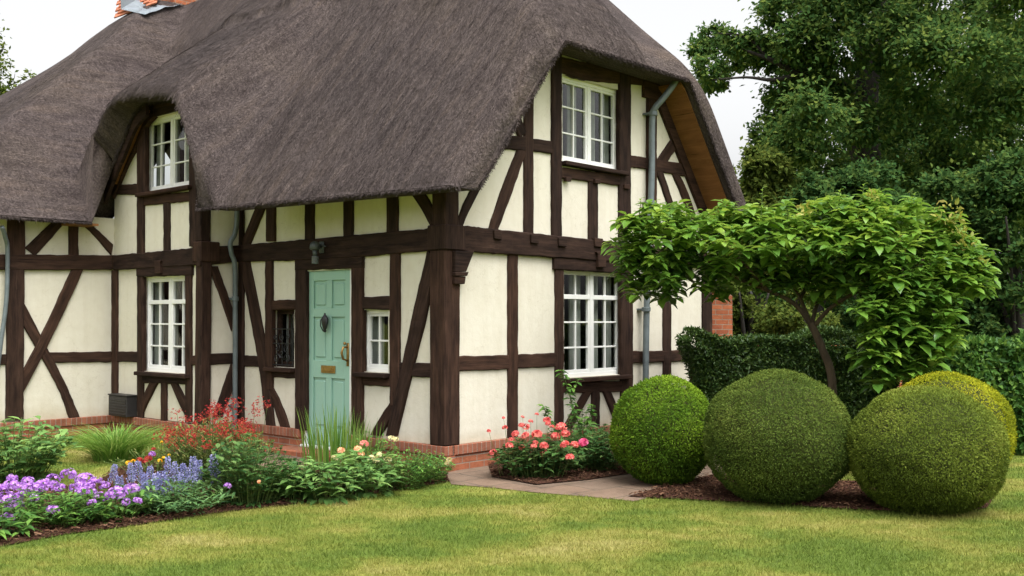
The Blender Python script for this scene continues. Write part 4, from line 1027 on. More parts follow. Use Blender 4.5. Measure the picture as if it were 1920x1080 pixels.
# topiary balls
def ball(px, pyc, rpx, rypx, pyb, mat, n, label, lsz=.0175):
    g = ground(px, pyb); D = g[1]; R = rpx/F*D; RZ = rypx/F*D; zc = CH-(pyc-600)/F*D
    t = thing('topiary_ball', (g[0], g[1], 0), label, 'topiary', 'clipped box balls'); cen = np.array([0, 0, zc])
    d = rdir(n)
    ph = RNG.uniform(0, 6, 12)
    b = 1+.018*(np.sin(d[:, 0]*5+ph[0])*np.sin(d[:, 1]*4+ph[1])+np.sin(d[:, 2]*6+ph[2]+d[:, 0]*3))+.010*np.sin(d[:, 0]*17+ph[3])*np.sin(d[:, 1]*15+ph[4])*np.sin(d[:, 2]*19)
    pit = np.clip(np.sin(d[:, 0]*11+ph[8])*np.sin(d[:, 1]*12+ph[9])*np.sin(d[:, 2]*11+ph[10])-.22, 0, 1); b = b-.07*pit
    S = np.array([R, R, RZ]); p = d*S*(b*(1-RNG.gamma(1.6, .009, n)))[:, None]+cen
    p[:, 2] = np.where(p[:, 2] < .03, .03+RNG.uniform(0, .06, n), p[:, 2])
    out = unit(d/S); dr = unit(out*.35+rdir(n)*.9); nm = unit(out*1.2+rdir(n)*.5)
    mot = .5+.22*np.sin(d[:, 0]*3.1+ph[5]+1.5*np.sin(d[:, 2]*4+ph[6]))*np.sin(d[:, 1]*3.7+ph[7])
    rn = np.clip((mot-.5)*1.3+.36+.16*d[:, 2]+RNG.uniform(-.3, .3, n), 0, 1)   # paler upper leaves: some fresh growth, plus top light put into the leaf colour
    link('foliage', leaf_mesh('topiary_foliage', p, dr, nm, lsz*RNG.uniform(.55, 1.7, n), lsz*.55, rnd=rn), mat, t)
    k = 260; d = rdir(k); d[:, 2] = np.abs(d[:, 2])*.9-.1; p = d*S*RNG.uniform(.985, 1.02, (k, 1))+cen
    link('stray_shoots', leaf_mesh('stray_shoots', p, unit(d/S*R+rdir(k)*.5+np.array([0, 0, .3])), rdir(k), lsz*RNG.uniform(1.2, 2.2, k), lsz*.6, rnd=RNG.uniform(.5, 1, k)), mat, t)['kind'] = 'stuff'
    bm = bmesh.new(); bmesh.ops.create_icosphere(bm, subdivisions=4, radius=1)
    for v in bm.verts: v.co = Vector((v.co.x*R*.88, v.co.y*R*.88, max(.02, v.co.z*RZ*.88+zc)))
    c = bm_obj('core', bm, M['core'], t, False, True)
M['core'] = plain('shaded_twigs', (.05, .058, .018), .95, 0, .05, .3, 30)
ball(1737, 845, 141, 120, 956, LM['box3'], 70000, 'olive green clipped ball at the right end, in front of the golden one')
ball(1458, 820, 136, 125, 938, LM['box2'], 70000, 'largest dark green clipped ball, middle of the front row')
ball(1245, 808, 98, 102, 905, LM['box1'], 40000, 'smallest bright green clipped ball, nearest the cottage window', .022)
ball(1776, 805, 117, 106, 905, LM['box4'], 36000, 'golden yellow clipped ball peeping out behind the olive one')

# hedges
def hedge(name, a, b, thick, h, leaf, mat, n, label, cat='hedge', wob=.06):
    a = np.array(a); b = np.array(b); L = np.linalg.norm(b-a); ax = (b-a)/L; nx = np.array([ax[1], -ax[0]])
    if nx[1] > 0: nx = -nx
    t = thing(name, ((a[0]+b[0])/2, (a[1]+b[1])/2, 0), label, cat); mid = np.array([(a[0]+b[0])/2, (a[1]+b[1])/2])
    ar = np.array([L*h, L*thick, thick*h, thick*h]); k = RNG.choice(4, n, p=ar/ar.sum())
    s = RNG.uniform(-L/2, L/2, n); w = RNG.uniform(-thick/2, thick/2, n); z = RNG.uniform(.02, 1, n)*h
    o = np.zeros((n, 3)); nx3 = np.array([nx[0], nx[1], 0]); ax3 = np.array([ax[0], ax[1], 0])
    w = np.where(k == 0, thick/2, w); z = np.where(k == 1, h, z); s = np.where(k == 2, -L/2, np.where(k == 3, L/2, s))
    o[k == 0] = nx3; o[k == 1] = (0, 0, 1); o[k == 2] = -ax3; o[k == 3] = ax3
    rr = min(.22, thick*.3)   # rounded shoulder
    bmp = wob*(np.sin(s*3.1)*np.sin(z*4.7+1)+.7*np.sin(s*7.3+2*np.sin(z*3)))
    edge = np.clip((z-(h-rr))/rr, 0, 1)*(k == 0); inn = -RNG.gamma(1.5, .028, n)+bmp
    P = ax3*s[:, None]+nx3*w[:, None]+np.array([0, 0, 1])*z[:, None]+o*inn[:, None]-nx3*(edge**2*rr*.6)[:, None]
    d = unit(o*.45+rdir(n)*.8+np.array([0, 0, -.15])); nm = unit(o*.9+np.array([0, 0, .45])+rdir(n)*.6)
    link('foliage', leaf_mesh('hedge_foliage', P, d, nm, leaf*RNG.uniform(.6, 1.3, n), leaf*.45), mat, t)
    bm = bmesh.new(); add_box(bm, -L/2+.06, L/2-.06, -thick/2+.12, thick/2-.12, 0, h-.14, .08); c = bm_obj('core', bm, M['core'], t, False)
    c.rotation_euler = (0, 0, math.atan2(ax[1], ax[0]))
h0 = at(1292, 700, 13.3); h1 = at(1660, 700, 13.4)
hedge('hedge', h0[:2], h1[:2], .8, 1.40, .055, LM['hedge'], 42000, 'dark clipped hedge running from the cottage wall behind the balls')
h2 = at(1690, 700, 12.9); h3 = at(2120, 700, 12.4)
hedge('laurel_hedge', h2[:2], h3[:2], 1.0, 1.36, .105, LM['laurel'], 17000, 'laurel hedge with bigger glossy leaves at the right edge', 'hedge', .11)

# brick wall behind the hedge
def gwall():
    p = wpos(5.32, .35); t = thing('brick_wall', tuple(p), 'old orange brick wall beside the cottage end, behind the hedge', 'wall')
    bm = bmesh.new(); q = np.array([at(1374, 600, 15.3)[0]-p[0], at(1374, 600, 15.3)[1]-p[1]]); L = np.linalg.norm(q)
    add_box(bm, 0, L, 0, .3, 0, 2.02, .01); o = bm_obj('pier', bm, M['oldbrick'], t); o.rotation_euler = (0, 0, math.atan2(q[1], q[0]))
    bm = bmesh.new(); add_box(bm, L, L+5.5, .03, .27, 0, 1.22, .01); o = bm_obj('wall_panel', bm, M['oldbrick'], t); o.rotation_euler = (0, 0, math.atan2(q[1], q[0])-.25)
gwall()

# trees
def clump_leaves(cl, leaf, dens, droop=.25, subs=9, tight=.30):
    C, D, Nn = [], [], []
    for (c, r, k) in cl:
        c = np.array(c); r = np.array(r if hasattr(r, '__len__') else (r, r, r*.8)); n = int(dens*k)
        sc = rdir(subs)*RNG.uniform(.25, 1.0, (subs, 1))**.6*r; i = RNG.integers(0, subs, n)
        p = c+sc[i]+rdir(n)*(RNG.gamma(2, .5, n)[:, None]*r*tight)
        out = unit(p-c); C.append(p); D.append(unit(out*.6+rdir(n)*.8+np.array([0, 0, -droop]))); Nn.append(unit(np.array([0, 0, 1.0])+rdir(n)*.7+out*.3))
    return np.concatenate(C), np.concatenate(D), np.concatenate(Nn)
def tree(name, base, label, cat, clumps, leaf, dens, mat, trunk, limbs, bark, group=None, ratio=.62, **kw):
    base = np.array(base); t = thing(name, tuple(base), label, cat, group)
    C, D, Nn = clump_leaves(clumps, leaf, dens, **kw); n = len(C)
    link('crown', leaf_mesh(name+'_crown', C-base, D, Nn, leaf*RNG.uniform(.65, 1.3, n), leaf*ratio), mat, t)
    P = [([np.array(q)-base for q in pts], r0, r1) for pts, r0, r1 in [trunk]+limbs]
    tubes('trunk', P, bark, t, 8); return t
DB = 24.0
def bigtree():
    base = ground(1632, 640)*0+np.array([at(1632, 600, DB)[0], DB, 0]); cl = []
    A = lambda x, y, r, dd=0, k=1: cl.append((at(x, y, DB+dd), r/F*DB, k))
    for x, y, r in ((1322, 92, 30), (1345, 70, 26), (1330, 128, 28), (1322, 160, 18), (1372, 78, 30), (1400, 92, 34), (1425, 70, 26), (1432, 118, 26), (1372, 118, 24), (1455, 95, 34), (1350, 150, 16)): A(x, y, r, RNG.uniform(-1, 1), .55*(r/30)**2)
    A(1436, 8, 16, 0, .3)
    for x, y, r in ((1490, 20, 48), (1500, 80, 50), (1530, -20, 60), (1520, 130, 48), (1480, 178, 40), (1455, 205, 34), (1500, 220, 50), (1545, 180, 55), (1430, 250, 26), (1465, 275, 44), (1438, 300, 30)): A(x, y, r, RNG.uniform(-1.5, 1.5), (r/42)**2)
    for x in range(1545, 2080, 64):
        for y in range(-330, 430, 62):
            if RNG.uniform() < (.96 if y > -60 else .7): A(x+RNG.uniform(-28, 28), y+RNG.uniform(-26, 26), RNG.uniform(44, 66), RNG.uniform(-3.6, 3.0), RNG.uniform(.9, 1.5))
    a = lambda x, y, d=0: at(x, y, DB+d)
    trunk = ([base, a(1630, 420), a(1622, 280), a(1625, 150), a(1655, 20), a(1690, -160)], .50, .16)
    limbs = [([a(1625, 210), a(1570, 155, -.5), a(1500, 138, -1), a(1440, 110, -1), a(1370, 85, -1)], .15, .02),
             ([a(1632, 160), a(1600, 60), a(1570, -40), a(1560, -140)], .18, .06),
             ([a(1650, 110), a(1690, 60, -.8), a(1745, 25, -1.2), a(1810, 40, -1.5), a(1870, 10, -1.5), a(1930, -60, -1.5)], .11, .02),
             ([a(1500, 138, -1), a(1450, 150, -1.3), a(1400, 145, -1.3), a(1335, 150, -1)], .06, .015), ([a(1440, 110, -1), a(1400, 70, -1), a(1345, 62, -1)], .05, .012)]
    tree('oak_tree', base, 'tall spreading oak with dark trunk and a limb reaching left into sky', 'tree', cl, .125, 1500, LM['oak'], trunk, limbs, M['bark'], subs=14, tight=.36)
bigtree()
def bush_tree(px, top, bottom, wpx, depth, mat, leaf, dens, label, name='understorey_tree', group='trees behind the hedge', n=26):
    base = np.array([at(px, 600, depth)[0], depth, 0]); zt = at(px, top, depth)[2]; R = wpx/F*depth; cl = []
    for i in range(n):
        f = RNG.uniform(0, 1); z = .5+(zt-.9)*f; rr = R*(math.sin(math.pi*min(1, .22+.72*f))**.6); an = RNG.uniform(0, 2*math.pi); q = RNG.uniform(.35, 1)
        cl.append((base+np.array([math.cos(an)*rr*q, math.sin(an)*rr*q*.8, z]), R*RNG.uniform(.26, .42), RNG.uniform(.8, 1.3)))
    cl.append((base+np.array([0, 0, zt-R*.25]), R*.33, 1.2))
    limbs = [([base+np.array([0, 0, zt*.3]), base+np.array([math.cos(k*2.1)*R*.4, math.sin(k*2.1)*R*.4, zt*.55]), base+np.array([math.cos(k*2.1)*R*.7, math.sin(k*2.1)*R*.6, zt*.75])], .05, .015) for k in range(4)]
    return tree(name, base, label, 'tree', cl, leaf, dens, mat, ([base, base+np.array([.1, 0, zt*.45]), base+np.array([0, .1, zt*.85])], .13, .04), limbs, M['bark'], group, subs=10, tight=.30)
bush_tree(1428, 268, 640, 85, 21.0, LM['under2'], .12, 620, 'light green bushy tree rising beside the right edge of the thatch')
bush_tree(1520, 330, 640, 95, 18.5, LM['under'], .11, 620, 'dark bushy tree straight behind the leaning small tree')
bush_tree(1640, 300, 640, 130, 20.0, LM['under'], .12, 760, 'broad dark tree below the oak trunk')
bush_tree(1770, 330, 640, 120, 17.5, LM['under'], .11, 760, 'dark green tree above the yellow topiary ball')
bush_tree(1900, 290, 640, 120, 17.0, LM['under'], .11, 760, 'dark tree cut by the right edge of the view')
bush_tree(1400, 470, 640, 60, 16.8, LM['under2'], .085, 420, 'low yellowish shrub beside the orange brick pier', 'shrub', None)
bush_tree(1500, 520, 640, 80, 15.6, LM['under2'], .08, 420, 'low shrub under the branches of the leaning small tree', 'shrub', None)
for k, (px, tp, w, dp) in enumerate(((1480, 270, 150, 31), (1690, 110, 200, 33), (1900, 40, 220, 34), (2080, 80, 220, 30), (2300, 150, 260, 27))):
    bush_tree(px, tp, 640, w, dp, LM['under2' if k % 2 == 0 else 'under'], .19, 700, ['far tree filling the gap right of the thatch', 'far tree seen through the oak crown', 'far tree behind the oak at the right edge', 'far tree beyond the right edge', 'outermost far tree beyond the right edge'][k], 'background_tree', 'far trees', 30)
def leftree():
    D = 24; cl = []
    for x, y, r, k in ((2, 90, 12, .12), (8, 118, 12, .12), (-15, 130, 30, .5), (30, 160, 14, .12), (52, 148, 10, .08), (10, 172, 16, .3), (-10, 180, 26, .6), (-60, 120, 60, 1), (-80, 200, 70, 1), (58, 135, 7, .05), (25, 145, 8, .06), (-50, 40, 50, .8), (-70, -40, 70, 1), (-30, -90, 60, .8), (-120, 60, 80, 1.2), (-150, 150, 80, 1.2)): cl.append((at(x, y, D), r/F*D, k))
    base = np.array([at(-110, 600, D)[0], D, 0]); a = lambda x, y: at(x, y, D)
    tree('birch_tree', base, 'sparse twigs of a tree behind the left slope of the thatch', 'tree', cl, .11, 330, LM['under2'], ([base, a(-105, 350), a(-80, 150), a(-60, 0), a(-50, -120)], .20, .015),
         [([a(-95, 260), a(-40, 190), a(10, 165), a(55, 142)], .05, .006), ([a(-85, 190), a(-40, 130), a(0, 100), a(8, 82)], .05, .006), ([a(10, 165), a(25, 150), a(28, 138)], .012, .005)], M['bark'], tight=.4)
leftree()

# leaning small tree with big leaves
def small_tree():
    D = 11.4; base = np.array([at(1562, 700, D)[0], D, 0]); a = lambda x, y, d=0: at(x, y, D+d)
    t = thing('small_tree', tuple(base), 'leaning small tree with flat spreading canopy of large glossy leaves', 'tree')
    out = np.array([(1152, 440), (1165, 415), (1210, 398), (1290, 392), (1350, 398), (1420, 400), (1500, 398), (1555, 388), (1600, 370), (1640, 364), (1690, 378), (1750, 405), (1800, 430), (1840, 470), (1850, 530), (1862, 552), (1820, 545), (1775, 560), (1780, 600), (1782, 640), (1740, 690), (1690, 722), (1640, 722), (1622, 680), (1618, 620), (1622, 560), (1600, 548), (1540, 556), (1490, 528), (1440, 548), (1400, 525), (1362, 535), (1335, 565), (1312, 520), (1285, 515), (1262, 560), (1225, 565), (1180, 545), (1190, 500), (1160, 490)], float)
    n = 5200; P = np.stack([RNG.uniform(1150, 1862, n), RNG.uniform(360, 728, n)], 1); P = P[inside(P, out)]
    # distance to outline sets the depth of the canopy there
    dm = np.min(np.stack([np.linalg.norm(P-out[i], axis=1) for i in range(len(out))], 0), 0)
    hole = np.sin(P[:, 0]*.052+1.3*np.sin(P[:, 1]*.06))*np.sin(P[:, 1]*.075+P[:, 0]*.021)
    keep = (hole > -.42) | (dm > 80); P = P[keep]; dm = dm[keep]
    th = .22+np.clip(dm/75, 0, 1)*.75
    fl = np.clip((P[:, 1]-470)/110, 0, 1)*np.clip((P[:, 0]-1560)/60, 0, 1); th = th*(1-fl)+.34*fl
    dd = RNG.uniform(-1, 1, len(P))*th-.72*fl
    P = P+RNG.normal(0, 9, P.shape)
    C3 = np.array([a(p[0], p[1], d_) for p, d_ in zip(P, dd)])
    cs, ds, ns, ls, rr = [], [], [], [], []
    for c in C3:
        m = RNG.integers(4, 9); big = RNG.uniform(.7, 1.2); ax = unit(np.array([RNG.normal(0, .35), RNG.normal(-.25, .35), 1.0])); th0 = RNG.uniform(0, 6.28); tone = RNG.uniform(-.2, .3)
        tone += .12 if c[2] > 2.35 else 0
        for k in range(m):
            an = th0+k*2.4; f = k/m; o = np.array([math.cos(an), math.sin(an), 0])
            d = unit(o*(1.0-.35*f)+ax*(.05+.5*f)+np.array([0, 0, -.22*(1-f)])); cs.append(c+ax*(.05*f)); ds.append(d)
            ns.append(unit(np.array([0, 0, 1.0])-d*.3+RNG.normal(0, .15, 3))); ls.append(RNG.uniform(.13, .20)*(1-.3*f)*big); rr.append(np.clip(RNG.uniform(.05, .62)+tone+.22*f, 0, 1))
    cs = np.array(cs); ls = np.array(ls)
    link('crown', leaf_mesh('small_tree_crown', cs-base, ds, ns, ls, ls*.60, True, np.array(rr), droop=RNG.uniform(.15, .5, len(cs))), LM['vib'], t)
    # upright new shoots and a few faded heads
    sh = []
    cs, ds, ns, ls = [], [], [], []
    for x, y0, y1 in ((1430, 405, 352), (1202, 400, 372), (1378, 402, 380), (1290, 400, 382), (1345, 402, 388), (1480, 400, 378), (1260, 400, 386), (1575, 388, 356), (1620, 372, 345), (1715, 395, 362), (1230, 402, 376)):
        p0, p1 = a(x-4, y0+12, -.2), a(x, y1, -.2); sh.append(([p0-base, (p0+p1)/2-base, p1-base], .006, .003))
        cs, ds, ns, ls = [], [], [], []
        for k in range(9):
            an = k*2.4; f = .25+.75*k/8; d = unit(np.array([math.cos(an), math.sin(an), .55])); cs.append(p0+(p1-p0)*f); ds.append(d); ns.append(unit(np.array([0, 0, 1])-d*.5)); ls.append(.095*(1.15-f*.5))
        link('shoot', leaf_mesh('small_tree_shoot', np.array(cs)-base, ds, ns, np.array(ls), np.array(ls)*.42, True, RNG.uniform(.55, 1, len(cs))), LM['vib'], t); tubes('shoot_stem', sh, M['stem'], t, 5); sh = []
    cs, ds, ns, ls = [], [], [], []
    for x, y, r in ((1775, 398, 26), (1795, 420, 20), (1365, 466, 18), (1812, 455, 16), (1510, 392, 12), (1835, 500, 16), (1690, 460, 14), (1640, 368, 10)):
        for k in range(int(r*1.6)):
            cs.append(a(x, y, -.55)+rdir(1)[0]*r/F*D*.8); ds.append(unit(rdir(1)[0]+np.array([0, 0, .3]))); ns.append(rdir(1)[0]); ls.append(RNG.uniform(.04, .085))
    link('faded_blossom', leaf_mesh('small_tree_faded', np.array(cs)-base, ds, ns, np.array(ls), np.array(ls)*.45, True), LM['vibold'], t)
    b = lambda *L: [a(*q)-base for q in L]
    tubes('trunk', [([np.zeros(3), a(1560, 715)-base, a(1542, 655)-base, a(1520, 605)-base], .050, .042), (b((1522, 610), (1490, 570), (1440, 545, -.1), (1380, 520), (1290, 470), (1210, 455)), .030, .009),
                    (b((1520, 606), (1500, 560), (1478, 520), (1440, 470)), .026, .009), (b((1522, 606), (1535, 560, .1), (1550, 510), (1560, 450)), .026, .009), (b((1526, 612), (1560, 575, -.2), (1620, 540, -.4), (1690, 500, -.5), (1760, 480, -.5)), .026, .009),
                    (b((1500, 560), (1520, 520, .2), (1530, 470, .3)), .022, .008), (b((1440, 545, -.1), (1400, 500, -.3), (1350, 450, -.3)), .022, .008), (b((1535, 560, .1), (1590, 520, .4), (1640, 460, .5)), .022, .008), (b((1690, 500, -.5), (1700, 560, -.7), (1700, 640, -.75)), .018, .008)], M['bark2'], t, 8)
small_tree()

# bed plants -------------------------------------------------------------
def mound(base, R, h, stems, per, leaf, wr, rng_dr=.35, up=.3, ell=1.0, flat=.0):
    """leaf whorls along many stems that fan out of a base; returns leaf arrays and stem paths (relative)"""
    cs, ds, ns, ls, st = [], [], [], [], []
    for _ in range(stems):
        an = RNG.uniform(0, 6.283); q = math.sqrt(RNG.uniform(0, 1)); tip = np.array([math.cos(an)*R*q*ell, math.sin(an)*R*q, h*(1-.45*q*q)*RNG.uniform(.8, 1.08)])
        root = np.array([tip[0]*.45, tip[1]*.45, 0]); mid = (root+tip)/2+np.array([0, 0, h*.1]); st.append(([root, mid, tip], .004, .0025))
        for k in range(per):
            f = (k+.6)/per; p = root*(1-f)**2+2*mid*f*(1-f)+tip*f*f; a2 = k*2.4+an
            o = np.array([math.cos(a2), math.sin(a2), 0]); d = unit(o+np.array([0, 0, up+.35*f-.25*(1-f)])); cs.append(p); ds.append(d); ns.append(unit(np.array([0, 0, 1.0])-d*.35+RNG.normal(0, .12, 3))); ls.append(leaf*RNG.uniform(.7, 1.2)*(1.05-.35*abs(f-.55)))
    ls = np.array(ls); return np.array(cs), np.array(ds), np.array(ns), ls, st
def plant(name, px, py, label, cat, R, h, stems, per, leaf, wr, mat, group=None, dr=.35, up=.3, ell=1.0, base=None):
    g = ground(px, py) if base is None else np.array(base); t = thing(name, (g[0], g[1], 0), label, cat, group)
    c, d, n_, l, st = mound(g, R, h, stems, per, leaf, wr, dr, up, ell)
    link('foliage', leaf_mesh(name+'_foliage', c, d, n_, l, l*wr, True, droop=RNG.uniform(dr*.4, dr*1.4, len(c))), mat, t)
    tubes('stems', st, M['stem'], t, 4); return t, g
def petals_dome(R, n, psz, full=.2, petals=5):
    d = rdir(n*3); d = d[d[:, 2] > full-1][:n]; cs, ds, ns = [], [], []
    for o in d:
        c = o*R*RNG.uniform(.85, 1.05)*np.array([1, 1, .85]); e = unit(np.cross(o, RNG.normal(0, 1, 3))); f = np.cross(o, e)
        for k in range(petals):
            an = 6.283*k/petals; cs.append(c); ds.append(unit(e*math.cos(an)+f*math.sin(an)+o*.25)); ns.append(o)
    return leaf_mesh('flower_head', cs, ds, ns, psz, psz*.75)
PH = [petals_dome(.05, 46, .0165, .55) for _ in range(3)]
for m in PH: m.materials.append(LM['purple'])
def heads(par, g, meshes, lst, name, mat=None):
    for (x, y, depth, s) in lst:
        p = at(x, y, depth); o = bpy.data.objects.new(name, random.choice(meshes)); COL.objects.link(o); o.parent = par
        o.location = p-np.array([g[0], g[1], 0]); o.scale = (s*1.12, s*1.12, s*RNG.uniform(.85, 1.05)); o.rotation_euler = (RNG.normal(0, .25)+.15, RNG.normal(0, .25), RNG.uniform(0, 6))
def stalks(par, g, lst, r=.003):
    P = []
    for (x, y, depth, s) in lst:
        p = at(x, y, depth)-np.array([g[0], g[1], 0]); P.append(([np.array([p[0]*.75, p[1]*.75, .02]), np.array([p[0]*.9, p[1]*.9, p[2]*.6]), p], r, r*.8))
    tubes('flower_stems', P, M['stem'], par, 4)
# phlox, three plants
HD = [(140, 225, 50), (120, 310, 80), (30, 340, 50), (220, 330, 50), (300, 265, 65), (350, 350, 80), (500, 305, 80), (590, 240, 65), (670, 330, 50), (770, 175, 70), (60, 470, 100), (210, 430, 45), (180, 525, 70), (385, 455, 50), (90, 660, 60), (595, 580, 58), (960, 250, 90), (860, 320, 65), (920, 370, 60), (1090, 275, 70), (1020, 370, 50), (1190, 300, 40), (1120, 430, 55), (1035, 495, 45), (1310, 400, 95), (1480, 340, 75), (1415, 485, 40), (1550, 475, 45), (-90, 330, 80), (-120, 450, 90), (420, 320, 55), (250, 400, 45), (1000, 310, 55)]
hd = []
for x, y, r in HD:
    X, Y = x/6, 860+y/6; dp = 7.75+(968-Y)/85*.85; hd.append((X, Y, dp, (r/6/F*dp)/.05*1.05))
defs = [('flowering_phlox', 62, 985, .42, .36, 'purple flowered clump at the far left corner of the bed', lambda x: x < 70, 66),
        ('flowering_phlox', 128, 985, .36, .36, 'purple flowered clump with one low round bloom, between two others', lambda x: 70 <= x < 130, 60),
        ('flowering_phlox', 205, 975, .42, .34, 'purple flowered clump next to the blue flower spikes', lambda x: x >= 130, 66)]
for nm, x, y, R, h, lb, sel, ns in defs:
    t, g = plant(nm, x, y, lb, 'flowers', R, h*.72, ns, 7, .105, .30, LM['bed1'], 'purple flower clumps', .4, .35, 1.0)
    L = [q for q in hd if sel(q[0])]; heads(t, g, PH, L, 'flower_head'); stalks(t, g, L)
plant('leafy_plant', 4, 1012, 'low bright leafy tuft at the bottom left corner of the bed', 'plant', .2, .24, 16, 7, .13, .34, LM['bed1'], None, .5)
# blue spikes
def spike(h=.16, r=.03, n=90, ps=.018):
    cs, ds, ns = [], [], []
    for i in range(n):
        f = (i+.5)/n; an = i*2.4; rr = r*(1-.75*f)+.004; o = np.array([math.cos(an), math.sin(an), 0]); c = np.array([0, 0, f*h])+o*rr*RNG.uniform(.5, 1.1)
        for k in range(3): cs.append(c); ds.append(unit(o+RNG.normal(0, .6, 3)+np.array([0, 0, .1]))); ns.append(unit(o+RNG.normal(0, .4, 3)))
    m = leaf_mesh('flower_spike', cs, ds, ns, ps*(RNG.uniform(.7, 1.1, len(cs))), ps*.6); m.materials.append(LM['blue']); return m
SP = [spike(.18, .045, 110), spike(.16, .05, 110), spike(.19, .036, 100)]
SPK = [(259, 866, 782), (246, 874, 800), (284, 878, 862), (270, 895, 870), (300, 897, 868), (315, 864, 760), (312, 882, 820), (332, 872, 830), (347, 870, 770), (360, 864, 745), (370, 870, 730), (403, 862, 775), (212, 875, 0), (288, 905, 0), (342, 890, 0), (275, 908, 0), (228, 893, 0)]
t, g = plant('bellflower_clump', 330, 958, 'clump of blue flower spikes over lance shaped leaves', 'flowers', .50, .25, 80, 8, .115, .24, LM['bed2'], None, .45, .5, 1.15)
P = []
for x, yt, _ in SPK:
    dp = 8.75+RNG.uniform(-.2, .25); top = at(x, yt, dp); s = RNG.uniform(.8, 1.3); o = bpy.data.objects.new('flower_spike', random.choice(SP)); COL.objects.link(o); o.parent = t
    o.location = (top[0]-g[0], top[1]-g[1], top[2]-.16*s); o.scale = (s, s, s); o.rotation_euler = (RNG.normal(0, .08), RNG.normal(0, .1), RNG.uniform(0, 6))
    q = np.array(o.location); P.append(([np.array([q[0]*.8, q[1]*.8, .02]), q*np.array([.95, .95, .6]), q+np.array([0, 0, .15*s])], .004, .003))
tubes('flower_stems', P, M['stem'], t, 4)
L = [(427, 911, 8.6, .55), (388, 884, 8.9, .3)]; heads(t, g, PH, L[:1], 'flower_head')
plant('lance_leaf_plant', 288, 966, 'dark lance leaved rosette between the purple and blue flowers', 'plant', .24, .20, 22, 9, .125, .20, LM['bed2'], None, .5, .45)
plant('lance_leaf_plant', 400, 950, 'pale lance leaved rosette below the lone blue spike', 'plant', .24, .26, 22, 9, .115, .19, LM['bed4'], None, .45, .55)
# left leafy bush
plant('leafy_bush', 30, 902, 'broad leafy green bush at the left picture edge behind the purple flowers', 'bush', .60, .62, 110, 7, .13, .48, LM['bed4'], None, .4, .25)
# red flowered shrub
t, g = plant('red_flowered_shrub', 400, 905, 'airy shrub covered in small red flower sprays', 'shrub', .54, .62, 230, 16, .075, .26, LM['feather'], None, .3, .5, 1.1)
def spray(n=26, r=.045):
    cs, ds, ns = [], [], []
    for i in range(n):
        c = RNG.normal(0, 1, 3)*r*np.array([.55, .55, .6])
        for k in range(4): cs.append(c); ds.append(rdir(1)[0]); ns.append(rdir(1)[0])
    m = leaf_mesh('flower_spray', cs, ds, ns, .014, .008); m.materials.append(LM['red']); return m
RS = [spray(), spray(30), spray(20, .055)]; L = []
for x, y in ((405, 768), (392, 778), (398, 788), (365, 786), (372, 792), (334, 780), (428, 764), (443, 762), (478, 772), (485, 765), (500, 763), (452, 800), (462, 805), (418, 802), (425, 808), (345, 805), (350, 815), (358, 820), (388, 832), (336, 802), (320, 812), (445, 818), (440, 795), (470, 800), (380, 800), (410, 815), (330, 825), (368, 806), (400, 800), (455, 790), (312, 805), (300, 818), (475, 815), (505, 835), (340, 790), (385, 812), (415, 790), (430, 825), (362, 830), (330, 838), (408, 772), (432, 778), (386, 770)): L.append((x+RNG.normal(0, 4), y+RNG.normal(0, 4), 9.75+RNG.uniform(-.35, .35), RNG.uniform(.8, 1.5)))
heads(t, g, RS, L, 'flower_spray'); stalks(t, g, L, .0025)
# dark rose bush
t, g = plant('rose_bush', 468, 944, 'dark green rose bush with a fading orange bloom', 'bush', .46, .60, 120, 8, .085, .52, LM['bed3'], None, .3, .3)
PE = [petals_dome(.03, 14, .03, .7) for _ in range(2)]
for m in PE: m.materials.append(LM['peach'])
PK = [petals_dome(.03, 16, .026, .75) for _ in range(3)]
for m in PK: m.materials.append(LM['pink'])
MG = petals_dome(.03, 16, .026, .75); MG.materials.append(LM['magenta'])
RP = petals_dome(.03, 14, .03, .7); RP.materials.append(LM['rosepink'])
CRm = petals_dome(.03, 14, .022, .7); CRm.materials.append(LM['cream'])
YL = petals_dome(.022, 12, .024, .9); YL.materials.append(LM['yellow'])
RD = petals_dome(.024, 12, .022, .8); RD.materials.append(LM['red'])
L = [(486, 903, 8.62, .4)]; heads(t, g, PE, L, 'flower_head')
# yellow and red daisies
t, g = plant('daisy_clump', 290, 888, 'small clump of yellow and dark red daisies beside the ornamental grass', 'flowers', .40, .26, 40, 6, .06, .25, LM['feather'], None, .3, .5, 1.3)
L = [(240, 868, 9.3, .85), (250, 865, 9.3, .75), (300, 864, 9.2, .8), (307, 858, 9.2, .6), (317, 853, 9.4, .45), (303, 829, 9.6, .5)]; heads(t, g, [YL], [(q[0], q[1], q[2], q[3]*.8) for q in L], 'flower_head')
L2 = [(262, 862, 9.4, 1), (278, 860, 9.4, 1.3), (286, 852, 9.5, 1.1), (272, 866, 9.3, 1), (288, 842, 9.6, .8)]; heads(t, g, [RD], [(q[0], q[1], q[2], q[3]*.8) for q in L2], 'flower_head'); heads(t, g, PH, [(285, 851, 9.35, .55)], 'flower_head'); stalks(t, g, L+L2, .0025)
